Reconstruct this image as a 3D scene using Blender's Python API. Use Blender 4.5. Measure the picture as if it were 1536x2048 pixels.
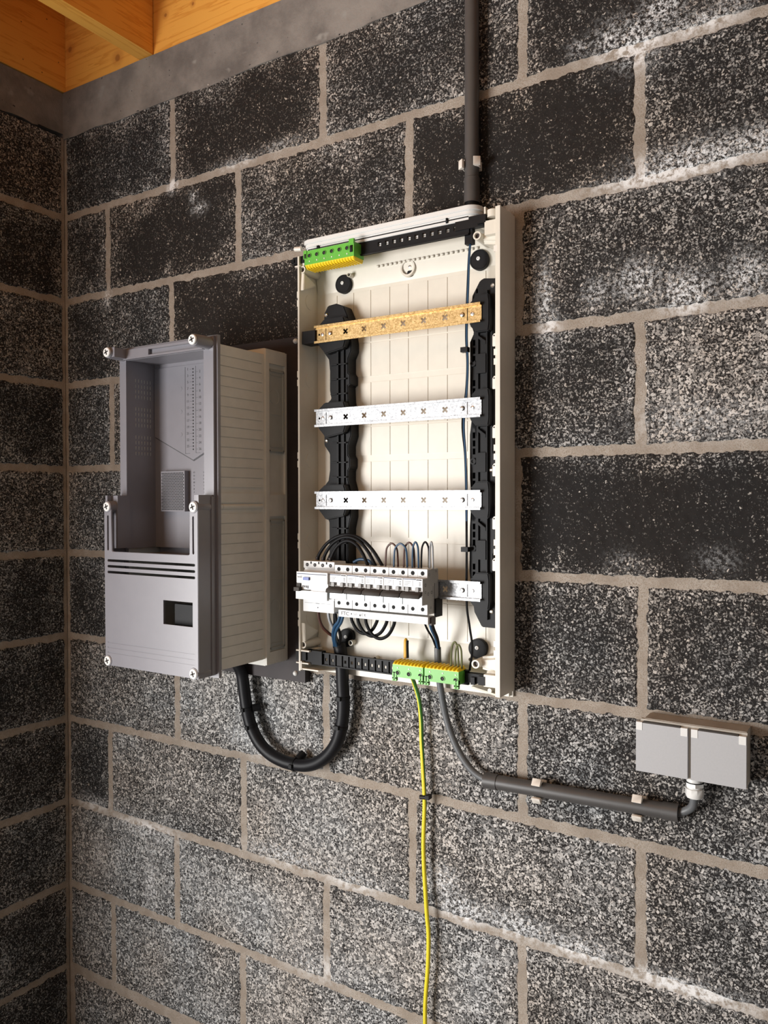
import bpy, bmesh, math, random
import numpy as np
from mathutils import Vector, Matrix
random.seed(7); rng = np.random.default_rng(11)
for o in list(bpy.data.objects): bpy.data.objects.remove(o)
scn = bpy.context.scene
COL = scn.collection

# ------------------------------------------------------------------ camera
yaw, pit, rol = math.radians(32.1773), math.radians(-0.7993), math.radians(-0.0954)
fw = Vector((-math.sin(yaw)*math.cos(pit), math.cos(yaw)*math.cos(pit), math.sin(pit)))
rt = Vector((math.cos(yaw), math.sin(yaw), 0)); up = rt.cross(fw)
r2 = math.cos(rol)*rt + math.sin(rol)*up; u2 = -math.sin(rol)*rt + math.cos(rol)*up
cam_d = bpy.data.cameras.new('camera'); cam = bpy.data.objects.new('camera', cam_d); COL.objects.link(cam)
m = Matrix((r2, u2, -fw)).transposed().to_4x4(); m.translation = Vector((1.8843, -1.38359, 1.4878))
cam.matrix_world = m
cam_d.sensor_fit = 'VERTICAL'; cam_d.sensor_height = 36; cam_d.lens = 1608.04/2048*36
cam_d.clip_start = .02
scn.camera = cam

# ------------------------------------------------------------------ light and exposure
scn.view_settings.view_transform = 'Standard'; scn.view_settings.look = 'None'
scn.view_settings.gamma = 1; scn.view_settings.use_curve_mapping = False
scn.view_settings.exposure = 0.0
world = bpy.data.worlds.new('sky'); scn.world = world; world.use_nodes = True
bg = world.node_tree.nodes['Background']; bg.inputs[0].default_value = (.97, .98, 1.0, 1); bg.inputs[1].default_value = 0.30
def area(name, loc, target, sx, sy, power, col):
    d = bpy.data.lights.new(name, 'AREA'); d.shape = 'RECTANGLE'; d.size = sx; d.size_y = sy
    d.energy = power; d.color = col
    o = bpy.data.objects.new(name, d); COL.objects.link(o); o.location = loc
    o.rotation_euler = (Vector(target)-Vector(loc)).to_track_quat('-Z', 'Y').to_euler()
    return o
area('doorway_daylight', (-.55, -2.65, .90), (1.0, 0, 1.25), 1.3, 1.6, 140, (1, .985, .97))

# ------------------------------------------------------------------ materials
def nodes(name):
    mt = bpy.data.materials.new(name); mt.use_nodes = True
    nt = mt.node_tree; b = nt.nodes['Principled BSDF']; return mt, nt, b
def N(nt, t, **k):
    n = nt.nodes.new(t)
    for a, v in k.items(): setattr(n, a, v)
    return n
def mapr(nt, src, a, b, c=0., d=1.):
    n = N(nt, 'ShaderNodeMapRange'); n.interpolation_type = 'SMOOTHSTEP'
    nt.links.new(src, n.inputs[0])
    for i, v in zip((1, 2, 3, 4), (a, b, c, d)): n.inputs[i].default_value = v
    return n.outputs[0]
def mathn(nt, op, a, b=None, clamp=False):
    n = N(nt, 'ShaderNodeMath', operation=op); n.use_clamp = clamp
    for i, v in enumerate((a, b)):
        if v is None: continue
        if isinstance(v, (int, float)): n.inputs[i].default_value = v
        else: nt.links.new(v, n.inputs[i])
    return n.outputs[0]
def mixc(nt, f, a, b, mode='MIX'):
    n = N(nt, 'ShaderNodeMix', data_type='RGBA', blend_type=mode)
    for s, v in ((0, f), (6, a), (7, b)):
        if isinstance(v, (int, float)): n.inputs[s].default_value = v
        elif isinstance(v, tuple): n.inputs[s].default_value = (*v, 1)
        else: nt.links.new(v, n.inputs[s])
    return n.outputs[2]
def noise(nt, scale, detail=3, rough=.55, vec=None, stretch=None):
    n = N(nt, 'ShaderNodeTexNoise'); n.inputs['Scale'].default_value = scale
    n.inputs['Detail'].default_value = detail; n.inputs['Roughness'].default_value = rough
    tc = N(nt, 'ShaderNodeTexCoord')
    if stretch:
        mp = N(nt, 'ShaderNodeMapping'); mp.inputs['Scale'].default_value = stretch
        nt.links.new(tc.outputs['Object'], mp.inputs[0]); nt.links.new(mp.outputs[0], n.inputs['Vector'])
    else: nt.links.new(tc.outputs['Object'], n.inputs['Vector'])
    return n.outputs[0]
def attr(nt, name):
    n = N(nt, 'ShaderNodeAttribute', attribute_name=name); return n.outputs['Fac']
def bump(nt, b, h, strength, dist):
    n = N(nt, 'ShaderNodeBump'); n.inputs['Strength'].default_value = strength; n.inputs['Distance'].default_value = dist
    nt.links.new(h, n.inputs['Height']); nt.links.new(n.outputs[0], b.inputs['Normal'])
def plain(name, col, rough=.45, metal=0., var=.05, nscale=40., bmp=0., spec=.5):
    mt, nt, b = nodes(name)
    nz = noise(nt, nscale)
    c2 = tuple(max(0, v*(1-var*2)) for v in col)
    nt.links.new(mixc(nt, mapr(nt, nz, .3, .7), c2, col), b.inputs['Base Color'])
    b.inputs['Roughness'].default_value = rough; b.inputs['Metallic'].default_value = metal
    b.inputs['Specular IOR Level'].default_value = spec
    if bmp: bump(nt, b, noise(nt, 900., 2), bmp, .0005)
    return mt

def block_material():
    mt, nt, b = nodes('concrete_block')
    tc = N(nt, 'ShaderNodeTexCoord')
    # distort the coordinates a little so the grains are not round
    dn = N(nt, 'ShaderNodeTexNoise'); dn.inputs['Scale'].default_value = 150; nt.links.new(tc.outputs['Object'], dn.inputs['Vector'])
    va = N(nt, 'ShaderNodeVectorMath', operation='SCALE'); va.inputs['Scale'].default_value = .008
    nt.links.new(dn.outputs['Color'], va.inputs[0])
    vb = N(nt, 'ShaderNodeVectorMath', operation='ADD'); nt.links.new(tc.outputs['Object'], vb.inputs[0]); nt.links.new(va.outputs[0], vb.inputs[1])
    vo = N(nt, 'ShaderNodeTexVoronoi'); vo.inputs['Scale'].default_value = 185; nt.links.new(vb.outputs[0], vo.inputs['Vector'])
    sep = N(nt, 'ShaderNodeSeparateColor'); nt.links.new(vo.outputs['Color'], sep.inputs[0])
    fine = noise(nt, 270, 3, .65)
    mid = noise(nt, 34, 4, .6)
    big = noise(nt, 6.5, 4, .6)
    ve = N(nt, 'ShaderNodeTexVoronoi', feature='DISTANCE_TO_EDGE'); ve.inputs['Scale'].default_value = 185; nt.links.new(vb.outputs[0], ve.inputs['Vector'])
    tone = mathn(nt, 'ADD', attr(nt, 'tone'), mathn(nt, 'MULTIPLY', mathn(nt, 'SUBTRACT', big, .5), 1.3))
    tone = mathn(nt, 'ADD', tone, mathn(nt, 'MULTIPLY', mathn(nt, 'SUBTRACT', mid, .5), .6))
    # flakes of aggregate with black pits and crevices between them
    crev = mapr(nt, ve.outputs['Distance'], .0, .22)
    open_ = mathn(nt, 'ADD', mathn(nt, 'MULTIPLY', fine, .80), mathn(nt, 'MULTIPLY', crev, .13))
    open_ = mathn(nt, 'ADD', open_, mathn(nt, 'MULTIPLY', sep.outputs[1], .10))
    open_ = mathn(nt, 'ADD', open_, mathn(nt, 'MULTIPLY', tone, .105))
    face = mapr(nt, open_, .470, .580)
    lv = mathn(nt, 'ADD', mathn(nt, 'MULTIPLY', sep.outputs[0], .6), mathn(nt, 'MULTIPLY', noise(nt, 800, 2), .4))
    fl = mixc(nt, mapr(nt, lv, .15, .95), (.115, .115, .115), (.66, .65, .63))
    damp = mapr(nt, tone, -.75, .5, .34, 1.)
    cmb = N(nt, 'ShaderNodeCombineColor')
    for i in range(3): nt.links.new(damp, cmb.inputs[i])
    fl = mixc(nt, 1., fl, cmb.outputs[0], 'MULTIPLY')
    fleck = mapr(nt, mathn(nt, 'ADD', sep.outputs[2], mathn(nt, 'MULTIPLY', fine, .5)), 1.17, 1.24)
    fl = mixc(nt, fleck, fl, (.50, .48, .45))
    grain = open_
    cc = mixc(nt, face, (.019, .018, .018), fl)
    warm = mixc(nt, attr(nt, 'warm'), (.95, .99, 1.03), (1.06, .94, .84))
    col = mixc(nt, 1., cc, warm, 'MULTIPLY')
    # white salt bloom
    sn = mapr(nt, noise(nt, 130, 5, .8), .46, .60)
    sm = mathn(nt, 'MULTIPLY', attr(nt, 'salt'), sn, True)
    col = mixc(nt, sm, col, (.78, .79, .80))
    nt.links.new(col, b.inputs['Base Color'])
    b.inputs['Roughness'].default_value = .95; b.inputs['Specular IOR Level'].default_value = .2
    bump(nt, b, face, .75, .0022)
    return mt
def mortar_material():
    mt, nt, b = nodes('mortar')
    c = mixc(nt, mapr(nt, noise(nt, 22, 5), .3, .7), (.29, .24, .195), (.41, .36, .31))
    c = mixc(nt, mapr(nt, noise(nt, 500, 2), .35, .55), (.27, .22, .17), c)
    sm = mathn(nt, 'MULTIPLY', attr(nt, 'salt'), mapr(nt, noise(nt, 70, 4, .7), .36, .6), True)
    c = mixc(nt, sm, c, (.80, .79, .78))
    nt.links.new(c, b.inputs['Base Color']); b.inputs['Roughness'].default_value = .95
    bump(nt, b, noise(nt, 260, 5, .7), .7, .002)
    return mt
def concrete_material():
    mt, nt, b = nodes('cast_concrete')
    c = mixc(nt, mapr(nt, noise(nt, 9, 6, .6), .32, .68), (.145, .13, .118), (.27, .245, .22))
    c = mixc(nt, mapr(nt, noise(nt, 16, 3, .5), .66, .74), c, (.30, .285, .26))
    c = mixc(nt, mapr(nt, noise(nt, 90, 2, .5), .74, .76), c, (.03, .03, .03))
    nt.links.new(c, b.inputs['Base Color']); b.inputs['Roughness'].default_value = .9
    bump(nt, b, noise(nt, 60, 6, .65), .5, .004)
    return mt
def wood_material(name, stretch, knots=(), base=(.88, .43, .075), dark=(.70, .27, .03)):
    mt, nt, b = nodes(name)
    g = noise(nt, 3.0, 6, .6, stretch=stretch)
    w = N(nt, 'ShaderNodeMath', operation='FRACT'); nt.links.new(mathn(nt, 'MULTIPLY', g, 9.), w.inputs[0])
    ring = mapr(nt, w.outputs[0], .55, 1.)
    c = mixc(nt, mathn(nt, 'MULTIPLY', ring, .7), base, dark)
    tc = N(nt, 'ShaderNodeTexCoord')
    for kx, ky, kz, kr, nail in knots:
        d = N(nt, 'ShaderNodeVectorMath', operation='DISTANCE'); nt.links.new(tc.outputs['Object'], d.inputs[0]); d.inputs[1].default_value = (kx, ky, kz)
        dd = mathn(nt, 'ADD', d.outputs['Value'], mathn(nt, 'MULTIPLY', mathn(nt, 'SUBTRACT', noise(nt, 60), .5), kr*.5))
        c = mixc(nt, mapr(nt, dd, kr*.55, kr, .85, 0.), c, (.01, .008, .006) if nail else (.26, .09, .015))
        if not nail: c = mixc(nt, mapr(nt, dd, kr*1.0, kr*2.6, .45, 0.), c, (.55, .20, .03))
    nt.links.new(c, b.inputs['Base Color']); b.inputs['Roughness'].default_value = .65
    bump(nt, b, g, .15, .002)
    return mt
def zinc_material(name='zinc_plated_steel', gold=None):
    mt, nt, b = nodes(name)
    vo = N(nt, 'ShaderNodeTexVoronoi'); vo.inputs['Scale'].default_value = 420
    tc = N(nt, 'ShaderNodeTexCoord'); nt.links.new(tc.outputs['Object'], vo.inputs['Vector'])
    sep = N(nt, 'ShaderNodeSeparateColor'); nt.links.new(vo.outputs['Color'], sep.inputs[0])
    c = mixc(nt, sep.outputs[0], (gold or ((.26, .265, .275), (.46, .46, .465)))[0], (gold or ((.26, .265, .275), (.46, .46, .465)))[1])
    nt.links.new(c, b.inputs['Base Color']); b.inputs['Metallic'].default_value = 1
    nt.links.new(mapr(nt, sep.outputs[1], 0, 1, .40, .50), b.inputs['Roughness'])
    return mt
def zebra_wire():                                    # green/yellow two-colour insulation, twisting stripe
    mt, nt, b = nodes('green_yellow_insulation')
    tc = N(nt, 'ShaderNodeTexCoord'); sp = N(nt, 'ShaderNodeSeparateXYZ'); nt.links.new(tc.outputs['UV'], sp.inputs[0])
    s = mathn(nt, 'SINE', mathn(nt, 'MULTIPLY', mathn(nt, 'ADD', sp.outputs[0], mathn(nt, 'MULTIPLY', sp.outputs[1], .045)), 2*math.pi))
    nt.links.new(mixc(nt, mapr(nt, s, -.62, -.50), (.06, .22, .03), (.80, .66, .03)), b.inputs['Base Color'])
    b.inputs['Roughness'].default_value = .4
    return mt

M = dict(
    block=block_material(), mortar=mortar_material(), concrete=concrete_material(),
    wood_y=wood_material('timber_grain_along_y', (6, .35, 6)), wood_p=wood_material('plain_ceiling_timber', (.35, 6, 6)),
    wood_l=wood_material('nailed_timber', (6, .35, 6), [(.026, y+1.448, z-2.585, .0022, 1) for y, z in ((-.1249,2.7112),(-.0511,2.7544),(-.1207,2.618),(-.0662,2.6088),(-.0167,2.6572))]),
    wood_x=wood_material('knotty_timber', (.35, 6, 6), [(x-1.52, -.023, z-2.585, r, 0) for x, z, r in ((.022,2.695,.010),(.2109,2.6181,.012),(.3858,2.6699,.006),(.4781,2.6675,.005))]),
    zinc=zinc_material(), gold=zinc_material('warm_reflection_zinc', ((.38, .25, .10), (.66, .47, .23))), zebra=zebra_wire(),  # gold: warm timber reflection painted into the zinc colour
    cream=plain('cream_plastic', (.745, .70, .605), .38, var=.02),
    ivory=plain('white_plastic', (.74, .735, .715), .35, var=.01),
    beige=plain('beige_grey_plastic', (.72, .705, .65), .45, var=.03, bmp=.05),
    beige_d=plain('grey_panel_plastic', (.47, .48, .45), .45, var=.03),
    cover=plain('grey_abs_plastic', (.19, .182, .203), .33, var=.02, bmp=.08, spec=.9),
    cover_lt=plain('embossed_grey_plastic', (.05, .048, .05), .5),
    black=plain('black_plastic', (.009, .009, .010), .5, var=.1, spec=.2),
    blackcable=plain('black_cable_sheath', (.009, .009, .011), .45, var=.1, spec=.25),
    greycable=plain('grey_cable_sheath', (.12, .125, .13), .45),
    conduit=plain('dark_grey_pvc', (.072, .068, .066), .42),
    board=plain('dark_brown_board', (.026, .017, .018), .6, var=.2, nscale=25),
    green=plain('green_plastic', (.13, .46, .055), .4, var=.03), yellow=plain('yellow_plastic', (.93, .67, .02), .4, var=.02),
    steel=plain('screw_steel', (.75, .74, .72), .3, metal=1.), hole=plain('dark_recess', (.004, .004, .004), .8),
    white=plain('breaker_white', (.64, .64, .635), .35, var=.01), ltgrey=plain('breaker_side_grey', (.46, .46, .45), .45),
    clear=plain('pale_label_cover', (.52, .58, .60), .15, var=.02), toggle=plain('toggle_grey', (.055, .048, .043), .55, spec=.2), tog2=plain('toggle_light_grey', (.24, .23, .22), .45),
    blue=plain('blue_button', (.02, .06, .33), .35), navy=plain('printed_navy', (.035, .055, .13), .5), ink=plain('printed_grey', (.10, .10, .11), .6),
    inkblk=plain('printed_black', (.02, .02, .02), .6), blk_ferr=plain('brown_black_ferrule', (.035, .018, .016), .5),
    brown=plain('brown_insulation', (.075, .025, .015), .35), wblue=plain('blue_insulation', (.025, .075, .15), .35),
    wgrey=plain('grey_insulation', (.30, .31, .32), .35), wblack=plain('black_insulation', (.007, .007, .008), .55, spec=.15),
    olive=plain('dull_green_insulation', (.13, .14, .05), .4), ochre=plain('ochre_insulation', (.72, .38, .02), .45),
    silver=plain('silver_lid_plastic', (.42, .42, .43), .5, var=.02, nscale=300, bmp=.1), taupe=plain('socket_back_box', (.50, .46, .40), .45),
    tab=plain('pale_ivory_tab', (.86, .80, .72), .4),
)

# ------------------------------------------------------------------ mesh helpers
def tag(o, label=None, cat=None, group=None, kind=None):
    for k, v in (('label', label), ('category', cat), ('group', group), ('kind', kind)):
        if v: o[k] = v
    return o
class MB:
    def __init__(s): s.bm = bmesh.new(); s.uv = None
    def _bevel(s, geom_verts, b, seg=2):
        if b <= 0: return
        es = {e for v in geom_verts for e in v.link_edges}
        es = [e for e in es if len(e.link_faces) == 2 and e.calc_face_angle(0) > .6]
        bmesh.ops.bevel(s.bm, geom=es, offset=b, segments=seg, affect='EDGES', clamp_overlap=True)
    def box(s, x0, x1, y0, y1, z0, z1, b=0., seg=2):
        vs = [s.bm.verts.new(p) for p in ((x0,y0,z0),(x1,y0,z0),(x1,y1,z0),(x0,y1,z0),(x0,y0,z1),(x1,y0,z1),(x1,y1,z1),(x0,y1,z1))]
        for f in ((3,2,1,0),(4,5,6,7),(0,1,5,4),(1,2,6,5),(2,3,7,6),(3,0,4,7)): s.bm.faces.new([vs[i] for i in f])
        s._bevel(vs, b, seg); return s
    def prism(s, pts, axis, a, c, b=0., seg=2):
        """pts 2D; axis 'x': pts=(y,z); 'y': pts=(x,z); 'z': pts=(x,y). extruded from a to c"""
        def P(p, d): return {'x': (d, p[0], p[1]), 'y': (p[0], d, p[1]), 'z': (p[0], p[1], d)}[axis]
        A = [s.bm.verts.new(P(p, a)) for p in pts]; B = [s.bm.verts.new(P(p, c)) for p in pts]
        n = len(pts); fs = [s.bm.faces.new(A), s.bm.faces.new(B[::-1])]
        for i in range(n): fs.append(s.bm.faces.new([A[i], B[i], B[(i+1)%n], A[(i+1)%n]]))
        bmesh.ops.recalc_face_normals(s.bm, faces=fs)
        s._bevel(A+B, b, seg); return s
    def lathe(s, p0, d, prof, seg=24, closed=True):
        """prof list of (distance along d, radius)"""
        d = Vector(d).normalized(); p0 = Vector(p0)
        a = d.orthogonal().normalized(); c = d.cross(a); rings = []
        for t, r in prof:
            if r <= 1e-6: rings.append([s.bm.verts.new(p0+d*t)])
            else: rings.append([s.bm.verts.new(p0+d*t+a*r*math.cos(2*math.pi*i/seg)+c*r*math.sin(2*math.pi*i/seg)) for i in range(seg)])
        fs = []
        for R1, R2 in zip(rings, rings[1:]):
            for i in range(seg):
                j = (i+1) % seg
                q = [R1[i % len(R1)], R1[j % len(R1)], R2[j % len(R2)], R2[i % len(R2)]]
                u = []
                for v in q:
                    if v not in u: u.append(v)
                if len(u) > 2: fs.append(s.bm.faces.new(u))
        if closed:
            for R in (rings[0], rings[-1]):
                if len(R) > 1: fs.append(s.bm.faces.new(R))
        bmesh.ops.recalc_face_normals(s.bm, faces=fs); return s
    def cyl(s, p0, p1, r, seg=20):
        d = Vector(p1)-Vector(p0); return s.lathe(p0, d, [(0, r), (d.length, r)], seg)
    def tube(s, pts, r, seg=12, res=8):
        P = spline(pts, res); n = len(P); rings = []; prev = None; L = 0; Ls = []
        uvl = s.bm.loops.layers.uv.verify()
        for i, p in enumerate(P):
            t = (P[min(i+1, n-1)]-P[max(i-1, 0)]).normalized()
            if prev is None: a = t.orthogonal().normalized()
            else: a = (prev - t*prev.dot(t)).normalized()
            prev = a; c = t.cross(a)
            if i: L += (P[i]-P[i-1]).length
            Ls.append(L)
            rings.append([s.bm.verts.new(p+a*r*math.cos(2*math.pi*k/seg)+c*r*math.sin(2*math.pi*k/seg)) for k in range(seg)])
        fs = []
        for i in range(n-1):
            for k in range(seg):
                f = s.bm.faces.new([rings[i][k], rings[i][(k+1)%seg], rings[i+1][(k+1)%seg], rings[i+1][k]])
                us = [(k/seg, Ls[i]/.05), ((k+1)/seg, Ls[i]/.05), ((k+1)/seg, Ls[i+1]/.05), (k/seg, Ls[i+1]/.05)]
                for l, u in zip(f.loops, us): l[uvl].uv = u
                f.smooth = True; fs.append(f)
        for R in (rings[0], rings[-1]): fs.append(s.bm.faces.new(R))
        bmesh.ops.recalc_face_normals(s.bm, faces=fs); return s
    def plate(s, x0, x1, z0, z1, y0, y1, holes=()):
        """flat plate in the XZ plane with rectangular through holes (hx0,hx1,hz0,hz1)"""
        xs = sorted({x0, x1, *[h[0] for h in holes], *[h[1] for h in holes]}); zs = sorted({z0, z1, *[h[2] for h in holes], *[h[3] for h in holes]})
        xs = [x for x in xs if x0 <= x <= x1]; zs = [z for z in zs if z0 <= z <= z1]
        solid = {}
        for i in range(len(xs)-1):
            for j in range(len(zs)-1):
                cx, cz = (xs[i]+xs[i+1])/2, (zs[j]+zs[j+1])/2
                solid[i, j] = not any(h[0] < cx < h[1] and h[2] < cz < h[3] for h in holes)
        vm = {}
        def V(i, j, y):
            k = (i, j, y)
            if k not in vm: vm[k] = s.bm.verts.new((xs[i], y, zs[j]))
            return vm[k]
        fs = []
        for (i, j), ok in solid.items():
            if not ok: continue
            fs.append(s.bm.faces.new([V(i,j,y0), V(i+1,j,y0), V(i+1,j+1,y0), V(i,j+1,y0)]))
            fs.append(s.bm.faces.new([V(i,j+1,y1), V(i+1,j+1,y1), V(i+1,j,y1), V(i,j,y1)]))
            for (di, dj), (a, b_) in (((-1,0),((i,j),(i,j+1))), ((1,0),((i+1,j+1),(i+1,j))), ((0,-1),((i+1,j),(i,j))), ((0,1),((i,j+1),(i+1,j+1)))):
                if not solid.get((i+di, j+dj), False):
                    fs.append(s.bm.faces.new([V(*a,y0), V(*b_,y0), V(*b_,y1), V(*a,y1)]))
        bmesh.ops.recalc_face_normals(s.bm, faces=fs); return s
    def text(s, string, size, loc, rot=(math.pi/2, 0, 0), depth=.0002, sx=1.):
        cu = bpy.data.curves.new('txt', 'FONT'); cu.body = string; cu.size = size; cu.extrude = depth; cu.align_x = 'CENTER'; cu.align_y = 'CENTER'
        o = bpy.data.objects.new('txt', cu); COL.objects.link(o)
        dg = bpy.context.evaluated_depsgraph_get(); me = bpy.data.meshes.new_from_object(o.evaluated_get(dg))
        from mathutils import Euler
        me.transform(Matrix.Translation(loc) @ Euler(rot).to_matrix().to_4x4() @ Matrix.Diagonal((sx, 1, 1, 1)))
        s.bm.from_mesh(me); bpy.data.objects.remove(o); bpy.data.curves.remove(cu); bpy.data.meshes.remove(me); return s
    def cut(s, other):
        """boolean difference with another MB"""
        a = bpy.data.meshes.new('a'); s.bm.to_mesh(a); c = bpy.data.meshes.new('c'); other.bm.to_mesh(c)
        oa = bpy.data.objects.new('a', a); oc = bpy.data.objects.new('c', c); COL.objects.link(oa); COL.objects.link(oc)
        md = oa.modifiers.new('b', 'BOOLEAN'); md.object = oc; md.operation = 'DIFFERENCE'; md.solver = 'EXACT'; md.use_self = True
        dg = bpy.context.evaluated_depsgraph_get(); me = bpy.data.meshes.new_from_object(oa.evaluated_get(dg))
        s.bm.free(); s.bm = bmesh.new(); s.bm.from_mesh(me)
        for o in (oa, oc): bpy.data.objects.remove(o)
        for x in (a, c, me): bpy.data.meshes.remove(x)
        return s
    def build(s, name, mat, parent=None, smooth=35):
        if smooth:
            for f in s.bm.faces: f.smooth = True
            for e in s.bm.edges:
                if len(e.link_faces) == 2 and e.calc_face_angle(0) > math.radians(smooth): e.smooth = False
        if parent is not None:
            r = parent
            while r.parent: r = r.parent
            org = r['_o'] if '_o' in r else tuple(r.location)
        else:
            vs = [v.co for v in s.bm.verts]
            lo = [min(v[i] for v in vs) for i in range(3)]; hi = [max(v[i] for v in vs) for i in range(3)]
            org = ((lo[0]+hi[0])/2, (lo[1]+hi[1])/2, lo[2])
        bmesh.ops.translate(s.bm, verts=s.bm.verts, vec=-Vector(org))
        me = bpy.data.meshes.new(name); s.bm.to_mesh(me); s.bm.free(); me.materials.append(mat)
        o = bpy.data.objects.new(name, me); COL.objects.link(o)
        if parent is not None: o.parent = parent
        else: o.location = org
        return o
def spline(pts, res):
    P = [Vector(p) for p in pts]
    if len(P) < 3 or res <= 1: return P
    Q = [P[0]*2-P[1]] + P + [P[-1]*2-P[-2]]; out = []
    for i in range(1, len(Q)-2):
        a, b, c, d = Q[i-1:i+3]
        for k in range(res):
            t = k/res
            out.append(.5*((2*b)+(c-a)*t+(2*a-5*b+4*c-d)*t*t+(3*b-a-3*c+d)*t**3))
    out.append(P[-1]); return out
def thing(name, loc, label, cat, group=None):
    o = bpy.data.objects.new(name, None); o.empty_display_size = .02; COL.objects.link(o); o.location = loc
    return tag(o, label, cat, group)
def copy_tree(o, parent=None):
    c = o.copy(); COL.objects.link(c)
    if parent is not None: c.parent = parent
    for ch in [x for x in bpy.data.objects if x.parent == o]: copy_tree(ch, c)
    return c
def part(mb, name, mat, parent, label=None):
    o = mb.build(name, M[mat], parent)
    if label: o['label'] = label
    return o

# ------------------------------------------------------------------ block walls
def vnoise(x, z, s, seed):
    """smooth value noise for numpy arrays"""
    r = np.random.default_rng(seed).random((257, 257))
    X = x*s+1000; Z = z*s+1000; xi = np.floor(X).astype(int); zi = np.floor(Z).astype(int)
    fx = X-xi; fz = Z-zi; fx = fx*fx*(3-2*fx); fz = fz*fz*(3-2*fz); xi %= 256; zi %= 256
    return (r[xi, zi]*(1-fx)+r[xi+1, zi]*fx)*(1-fz)+(r[xi, zi+1]*(1-fx)+r[xi+1, zi+1]*fx)*fz
SALT = []      # (x, z, rx, rz, strength)
def salt_at(x, z):
    v = np.zeros_like(x)
    for a, c, rx, rz, s in SALT: v = np.maximum(v, 1.35*s*np.exp(-((x-a)/rx)**2-((z-c)/rz)**2))
    return v
H = .225; GAP = .0065
def block_wall(name, rows, tone_of, to3d, ext, ztop, zbot, fine, seed, salt=True):
    """rows: list of (z_low, z_high, [joint positions]); to3d maps (along, depth, z) to xyz"""
    V = []; F = []; T = []; W = []; S = []; off = 0; mats = []
    for ri, (z0, z1, js) in enumerate(rows):
        for bi in range(len(js)-1):
            x0 = js[bi]+GAP; x1 = js[bi+1]-GAP; za = z0+GAP; zb = z1-GAP if z1 < ztop-.001 else z1
            st = .0042 if fine(x0, x1, z0) else .02
            nx = max(4, int((x1-x0)/st)); nz = max(4, int((zb-za)/st))
            u, w = np.meshgrid(np.linspace(0, 1, nx+1), np.linspace(0, 1, nz+1), indexing='ij')
            x = x0+u*(x1-x0); z = za+w*(zb-za)
            d = np.minimum(np.minimum(x-x0, x1-x), np.minimum(z-za, (zb-z) if z1 < ztop-.001 else 1))
            ed = np.clip(1-d/.012, 0, 1)
            dx = (vnoise(x, z, 140, seed+1)-.5)*.0065+(vnoise(x, z, 45, seed+2)-.5)*.004
            dz = (vnoise(x, z, 140, seed+3)-.5)*.0065+(vnoise(x, z, 45, seed+4)-.5)*.004
            if z1 >= ztop-.001: dz *= (zb-z > .01)
            xx = x+dx*ed; zz = z+dz*ed
            dep = .0055*np.clip(1-d/.005, 0, 1)**1.6 + (vnoise(x, z, 160, seed+5)-.5)*.0028 + (vnoise(x, z, 60, seed+6)-.5)*.0014 + .0003
            tn, wm = tone_of(ri, bi, (x0+x1)/2, (z0+z1)/2)
            # the middle of a block keeps the damp, its edges dry paler
            dd = np.minimum(np.minimum(x-x0, x1-x), np.minimum((z-za)*1.3, zb-z))
            ctr = np.clip(dd/.06+(vnoise(x, z, 18, seed+9)-.5)*1.1, 0, 1)
            tt = tn*ctr + (tn*.3+.18)*(1-ctr)
            V.append(to3d(xx.ravel(), dep.ravel(), zz.ravel())); T.append(tt.ravel()); W.append(np.full(x.size, wm)+ (vnoise(x, z, 9, seed+8).ravel()-.5)*.6)
            S.append(salt_at(x.ravel(), z.ravel()) if salt else np.zeros(x.size))
            i = np.arange(nx)[:, None]*(nz+1)+np.arange(nz)[None, :]+off
            F.append(np.stack([i, i+(nz+1), i+(nz+2), i+1], -1).reshape(-1, 4)); mats.append(np.zeros(nx*nz, int)); off += x.size
    # mortar bed behind the faces
    a, c = ext; st = .012; nx = int((c-a)/st); nz = int((ztop-zbot)/st)
    u, w = np.meshgrid(np.linspace(a, c, nx+1), np.linspace(zbot, ztop, nz+1), indexing='ij')
    dep = .0024+(vnoise(u, w, 50, seed+7)-.5)*.0016
    V.append(to3d(u.ravel(), dep.ravel(), w.ravel())); T.append(np.zeros(u.size)); W.append(np.zeros(u.size)); S.append(salt_at(u.ravel(), w.ravel())*1.3 if salt else np.zeros(u.size))
    i = np.arange(nx)[:, None]*(nz+1)+np.arange(nz)[None, :]+off
    F.append(np.stack([i, i+(nz+1), i+(nz+2), i+1], -1).reshape(-1, 4)); mats.append(np.ones(nx*nz, int)); off += u.size
    # back of the wall, so that it is a real solid
    bx = [(a, 0), (c, 0)]
    co = [(a, .19, zbot), (c, .19, zbot), (c, .19, ztop), (a, .19, ztop), (a, .003, zbot), (c, .003, zbot), (c, .003, ztop), (a, .003, ztop)]
    co = np.array(co); V.append(to3d(co[:, 0], co[:, 1], co[:, 2])); T.append(np.zeros(8)); W.append(np.zeros(8)); S.append(np.zeros(8))
    q = np.array([[0, 1, 2, 3], [0, 4, 5, 1], [3, 2, 6, 7], [0, 3, 7, 4], [1, 5, 6, 2]])+off
    F.append(q); mats.append(np.ones(5, int)); off += 8
    V = np.concatenate(V).astype(np.float32); F = np.concatenate(F); mats = np.concatenate(mats)
    me = bpy.data.meshes.new(name); me.vertices.add(len(V)); me.vertices.foreach_set('co', V.ravel())
    me.loops.add(F.size); me.loops.foreach_set('vertex_index', F.ravel().astype(np.int32))
    me.polygons.add(len(F)); me.polygons.foreach_set('loop_start', np.arange(0, F.size, 4, dtype=np.int32))
    me.polygons.foreach_set('use_smooth', np.ones(len(F), bool))
    me.materials.append(M['block']); me.materials.append(M['mortar']); me.polygons.foreach_set('material_index', mats.astype(np.int32))
    me.update(); me.validate()
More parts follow.
